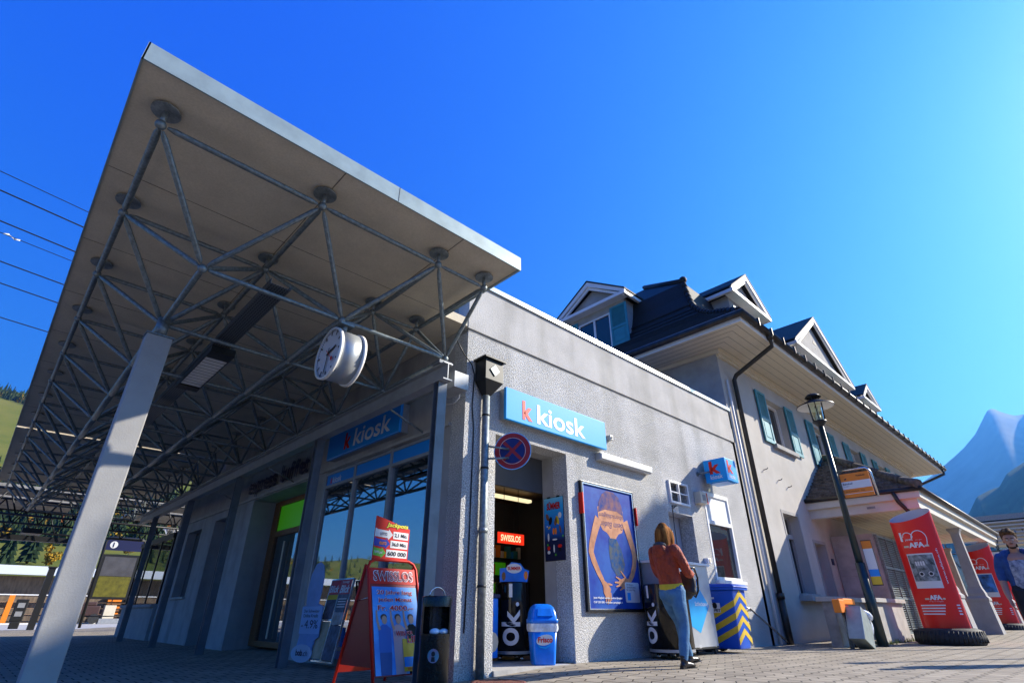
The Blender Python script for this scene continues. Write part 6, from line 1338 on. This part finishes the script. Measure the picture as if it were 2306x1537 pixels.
ch += hand(1,(.31,-.11,1.10),(.9,.35,.1),(0,.3,-.9),.9,1.0) + hand(-1,(.29,.06,1.05),(.9,-.3,.1),(0,-.3,-.9),.9,1.0)
organic('body', ch, m_skin, wo, T, .009, head_balls(hd,1.0), 2)
jr = [(r[0]+.022,r[1]+.022) for r in ar]; 
m_jk = mat('rust_jacket',(.30,.04,.013),.7,noise_amt=.22,nscale=12,bump=.9,bscale=16,stretch=(1,1,.6),bumpdist=.06)
organic('jacket', [([(-.0,0,.955),(-.015,0,1.03),(-.045,0,1.16),(-.06,0,1.30),(-.05,0,1.39),(-.04,0,1.43)],[(.165,.130),(.160,.128),(.165,.130),(.175,.130),(.145,.10),(.085,.08)],F),
    (armR[:-1]+[(.26,-.14,1.09)],[(.078,.075),(.066,.066),(.060,.060),(.052,.052),(.045,.045)],(1,0,0)),(armL[:-1]+[(.24,.11,1.05)],[(.078,.075),(.066,.066),(.060,.060),(.052,.052),(.045,.045)],(1,0,0))], m_jk, wo, T, .010, [(Vector((-.165,0,1.36)),.085,(.75,1.25,1.15)),(Vector((-.15,0,1.27)),.07,(.7,1.3,1.3))], 2)
organic('hood_lining', [], mat('grey_lining',(.06,.06,.065),.9), wo, T, .009, [(Vector((-.135,0,1.425)),.085,(.95,1.15,.55))], 2)
organic('yellow_top', [([(0,0,.885),(0,0,.93),(0,0,.98)],[(.168,.138),(.168,.134),(.15,.115)],F)], mat('yellow_cloth',(.62,.48,.03),.8,bump=.5,bscale=20,bumpdist=.02), wo, T, .010)
m_jn = mat('blue_denim',(.03,.11,.25),.8,col2=(.08,.22,.38),nscale=5,bump=.6,bscale=40,bumpdist=.01)
jl = [(.098,.115),(.088,.10),(.067,.074),(.062,.070),(.047,.054)]
organic('jeans', [([(0,0,.80),(-.005,0,.87),(0,0,.92)],[(.152,.118),(.160,.128),(.150,.115)],F),(legR,jl,F),(legL,jl,F)], m_jn, wo, T, .010, [(Vector((-.055,-.07,.83)),.080,(1,1,1.0)),(Vector((-.055,.07,.82)),.080,(1,1,1.0))], 2)
m_boot = mat('black_leather',(.012,.010,.014),.35)
for (fx_, fy_, fz_, a) in ((-.03,-.075,.0,0),(.43,.17,.02,.10)):
    B = T @ Matrix.Translation((fx_,fy_,fz_)) @ Matrix.Rotation(-a,4,'Y')
    organic('ankle_boot', [([(-.035,0,.04),(.05,0,.045),(.13,0,.038),(.20,0,.028)],[(.036,.036),(.038,.036),(.040,.028),(.024,.018)],F),([(-.0,0,.05),(-.0,0,.14)],[(.040,.046),(.048,.054)],F)], m_boot, wo, B, .008, (), 1)
    mb = MB(); mb.box(-.065,.0,-.028,.028,.0,.03,T=B); mb.box(.0,.21,-.032,.032,.0,.010,T=B); mb.build('boot_sole', m_black, wo)
m_hairw = mat('brown_hair',(.07,.024,.008),.85,col2=(.36,.14,.03),nscale=26,bump=.8,bscale=60,stretch=(1,1,.12),spec=.12)
organic('hair', [([(-.01,0,1.60),(-.02,0,1.52),(-.045,0,1.43)],[(.10,.07),(.105,.07),(.10,.05)],F),([(-.03,0,1.66),(-.055,0,1.58),(-.07,0,1.48),(-.09,0,1.37)],[(.08,.075),(.105,.095),(.112,.085),(.10,.045)],F),([(.035,-.075,1.60),(.03,-.088,1.52),(.025,-.085,1.41)],[(.03,.045),(.028,.05),(.022,.042)],(0,1,0)),([(.035,.075,1.60),(.03,.088,1.52),(.025,.085,1.41)],[(.03,.045),(.028,.05),(.022,.042)],(0,1,0))], m_hairw, wo, T, .008, [(hd+Vector((-.012,0,.038)),.104,(1.03,.97,1.0))], 2)
face(hd, 1.0, T, wo, (.4,.1,.08))
mb = MB(); mb.tube([T @ Vector(p) for p in ((.06,-.085,1.60),(.09,-.06,1.625),(.10,0,1.635),(.09,.06,1.625),(.06,.085,1.60))],.012,8); mb.build('sunglasses', m_black, wo)
bgt = thing('shoulder_bag', 'dark brown shoulder bag held in front by the woman', 'bag', (7.2, 4.0, 1.0))
organic('bag_body', [([(.30,-.03,.84),(.33,-.03,.96),(.31,-.03,1.12)],[(.13,.075),(.125,.065),(.10,.05)],(0,1,0))], mat('dark_brown_leather',(.022,.014,.011),.5,bump=.5,bscale=20,bumpdist=.02), bgt, T, .010, (), 2)
mb = MB(); mb.tube([T @ Vector(p) for p in ((.27,-.10,1.14),(.36,-.14,1.16),(.44,-.12,1.04),(.46,-.09,.88),(.42,-.06,.80),(.37,-.05,.84),(.37,-.07,1.0))],.014,8); mb.build('strap', m_black, bgt)
mb = MB(); mb.tube([T @ Vector(p) for p in ((.40,-.10,.92),(.43,-.09,.95),(.44,-.10,1.02))],.012,6); mb.build('buckle', m_chrome, bgt)

# ---- bearded man (faces -X towards the camera)
mn = thing('person', 'bearded man with wavy brown hair in an open blue shirt over a patterned grey vest', 'person', (11.1, .83, 0))
T = Matrix.Translation((11.1, .87, 0)) @ Matrix.Rotation(radians(184), 4, 'Z'); s = 1.0
hd = Vector((.04,0,1.565)); neck = Vector((.0,0,1.41))
torso = [(0,0,.84),(0,0,.94),(-.0,0,1.06),(-.01,0,1.20),(-.01,0,1.32),(-.005,0,1.385),neck,(.015,0,1.50)]
tr_ = [(.155,.105),(.16,.11),(.145,.10),(.165,.11),(.185,.11),(.14,.08),(.060,.060),(.056,.058)]
legR = [(0,-.10,.90),(.02,-.11,.70),(.08,-.11,.48),(.06,-.11,.25),(-.0,-.11,.10)]; legL = [(0,.10,.90),(-.02,.11,.70),(-.02,.11,.48),(-.10,.11,.25),(-.20,.11,.13)]
lr = [(.095,.11),(.085,.09),(.062,.066),(.055,.06),(.04,.045)]
armA = [(-.0,-.195,1.345),(-.01,-.245,1.20),(.0,-.26,1.05),(.06,-.265,.90),(.12,-.26,.80)]; armB = [(-.0,.195,1.345),(-.02,.245,1.20),(-.04,.26,1.05),(.0,.265,.90),(.05,.26,.79)]
ar = [(.058,.058),(.052,.054),(.044,.046),(.038,.04),(.028,.03)]
ch = [(torso,tr_,F),(legR,lr,F),(legL,lr,F),(armA,ar,(1,0,0)),(armB,ar,(1,0,0))]
ch += hand(1,armA[-1],(.35,0,-.95),(.2,.9,0),1.05,.6) + hand(-1,armB[-1],(.3,0,-.95),(.2,-.9,0),1.05,.6)
m_skm = mat('tanned_skin',(.42,.21,.13),.5,noise_amt=.06,nscale=10)
organic('body', ch, m_skm, mn, T, .009, head_balls(hd,1.04), 2)
organic('vest', [([(0,0,.84),(0,0,.96),(0,0,1.06),(-.01,0,1.20),(-.01,0,1.30)],[(.170,.125),(.168,.122),(.158,.115),(.178,.125),(.17,.112)],F),([(-.01,-.11,1.28),(-.0,-.10,1.39)],[(.03,.095),(.025,.06)],F),([(-.01,.11,1.28),(-.0,.10,1.39)],[(.03,.095),(.025,.06)],F)], mat('patterned_vest',(.10,.12,.17),.85,col2=(.42,.44,.48),nscale=22,detail=5), mn, T, .010, (), 1)
m_sh = mat('blue_shirt',(.008,.04,.15),.8,col2=(.02,.08,.24),nscale=8,bump=.6,bscale=18,bumpdist=.02)
organic('open_shirt', [([(-.05,-.12,.86),(-.05,-.13,1.05),(-.04,-.14,1.22),(-.02,-.13,1.36),(-.03,-.06,1.42)],[(.075,.13),(.07,.12),(.075,.125),(.075,.10),(.05,.06)],F),([(-.05,.12,.86),(-.05,.13,1.05),(-.04,.14,1.22),(-.02,.13,1.36),(-.03,.06,1.42)],[(.075,.13),(.07,.12),(.075,.125),(.075,.10),(.05,.06)],F),([(-.10,0,.86),(-.09,0,1.1),(-.08,0,1.36)],[(.14,.05),(.14,.05),(.12,.05)],F),(armA[:3],[(.068,.068),(.062,.062),(.056,.056)],(1,0,0)),(armB[:3],[(.068,.068),(.062,.062),(.056,.056)],(1,0,0))], m_sh, mn, T, .010, (), 2)
organic('shorts', [([(0,0,.80),(0,0,.88),(0,0,.95)],[(.165,.12),(.17,.125),(.165,.12)],F),(legR[:3],[(.11,.125),(.10,.11),(.09,.095)],F),(legL[:3],[(.11,.125),(.10,.11),(.09,.095)],F)], mat('black_cloth',(.012,.012,.014),.85), mn, T, .010)
for (fx_, fy_, fz_, a) in ((0,-.11,0,0),(-.20,.11,.05,.5)):
    B = T @ Matrix.Translation((fx_,fy_,fz_)) @ Matrix.Rotation(a,4,'Y')
    organic('shoe', [([(-.05,0,.045),(.06,0,.05),(.15,0,.04),(.21,0,.03)],[(.042,.042),(.045,.045),(.045,.035),(.03,.025)],F)], m_dark, mn, B, .009, (), 1)
m_hm = mat('dark_wavy_hair',(.03,.016,.008),.85,col2=(.20,.10,.04),nscale=22,bump=1.0,bscale=30,bumpdist=.02,spec=.12)
rq = random.Random(6); bl = [(hd+Vector((-.03,0,.06)),.10,(1.0,.95,.9))]
for k in range(26):
    a = rq.uniform(0,6.28); e = rq.uniform(.25,1.3); bl.append((hd+Vector((-.025+.078*cos(a)*cos(e),.072*sin(a)*cos(e),.065+.088*sin(e))),rq.uniform(.022,.036),(1.0,1.0,1.1)))
bl += [(hd+Vector((.065,.03,.105)),.035,(1.2,1.2,.9)),(hd+Vector((.06,-.03,.11)),.035,(1.2,1.2,.9)),(hd+Vector((-.02,.075,.03)),.03,(1,.5,1.4)),(hd+Vector((-.02,-.075,.03)),.03,(1,.5,1.4))]
organic('hair', [], m_hm, mn, T, .008, bl, 1)
organic('beard', [], mat('beard_hair',(.03,.016,.010),.9,noise_amt=.3,nscale=60), mn, T, .006, [(hd+Vector((.052,0,-.098)),.036,(.85,1.1,.6)),(hd+Vector((.03,.052,-.07)),.028,(.9,.5,1.1)),(hd+Vector((.03,-.052,-.07)),.028,(.9,.5,1.1)),(hd+Vector((.088,.0,-.046)),.013,(.5,2.2,.45))], 1)
face(hd, 1.04, T, mn, (.35,.12,.09))
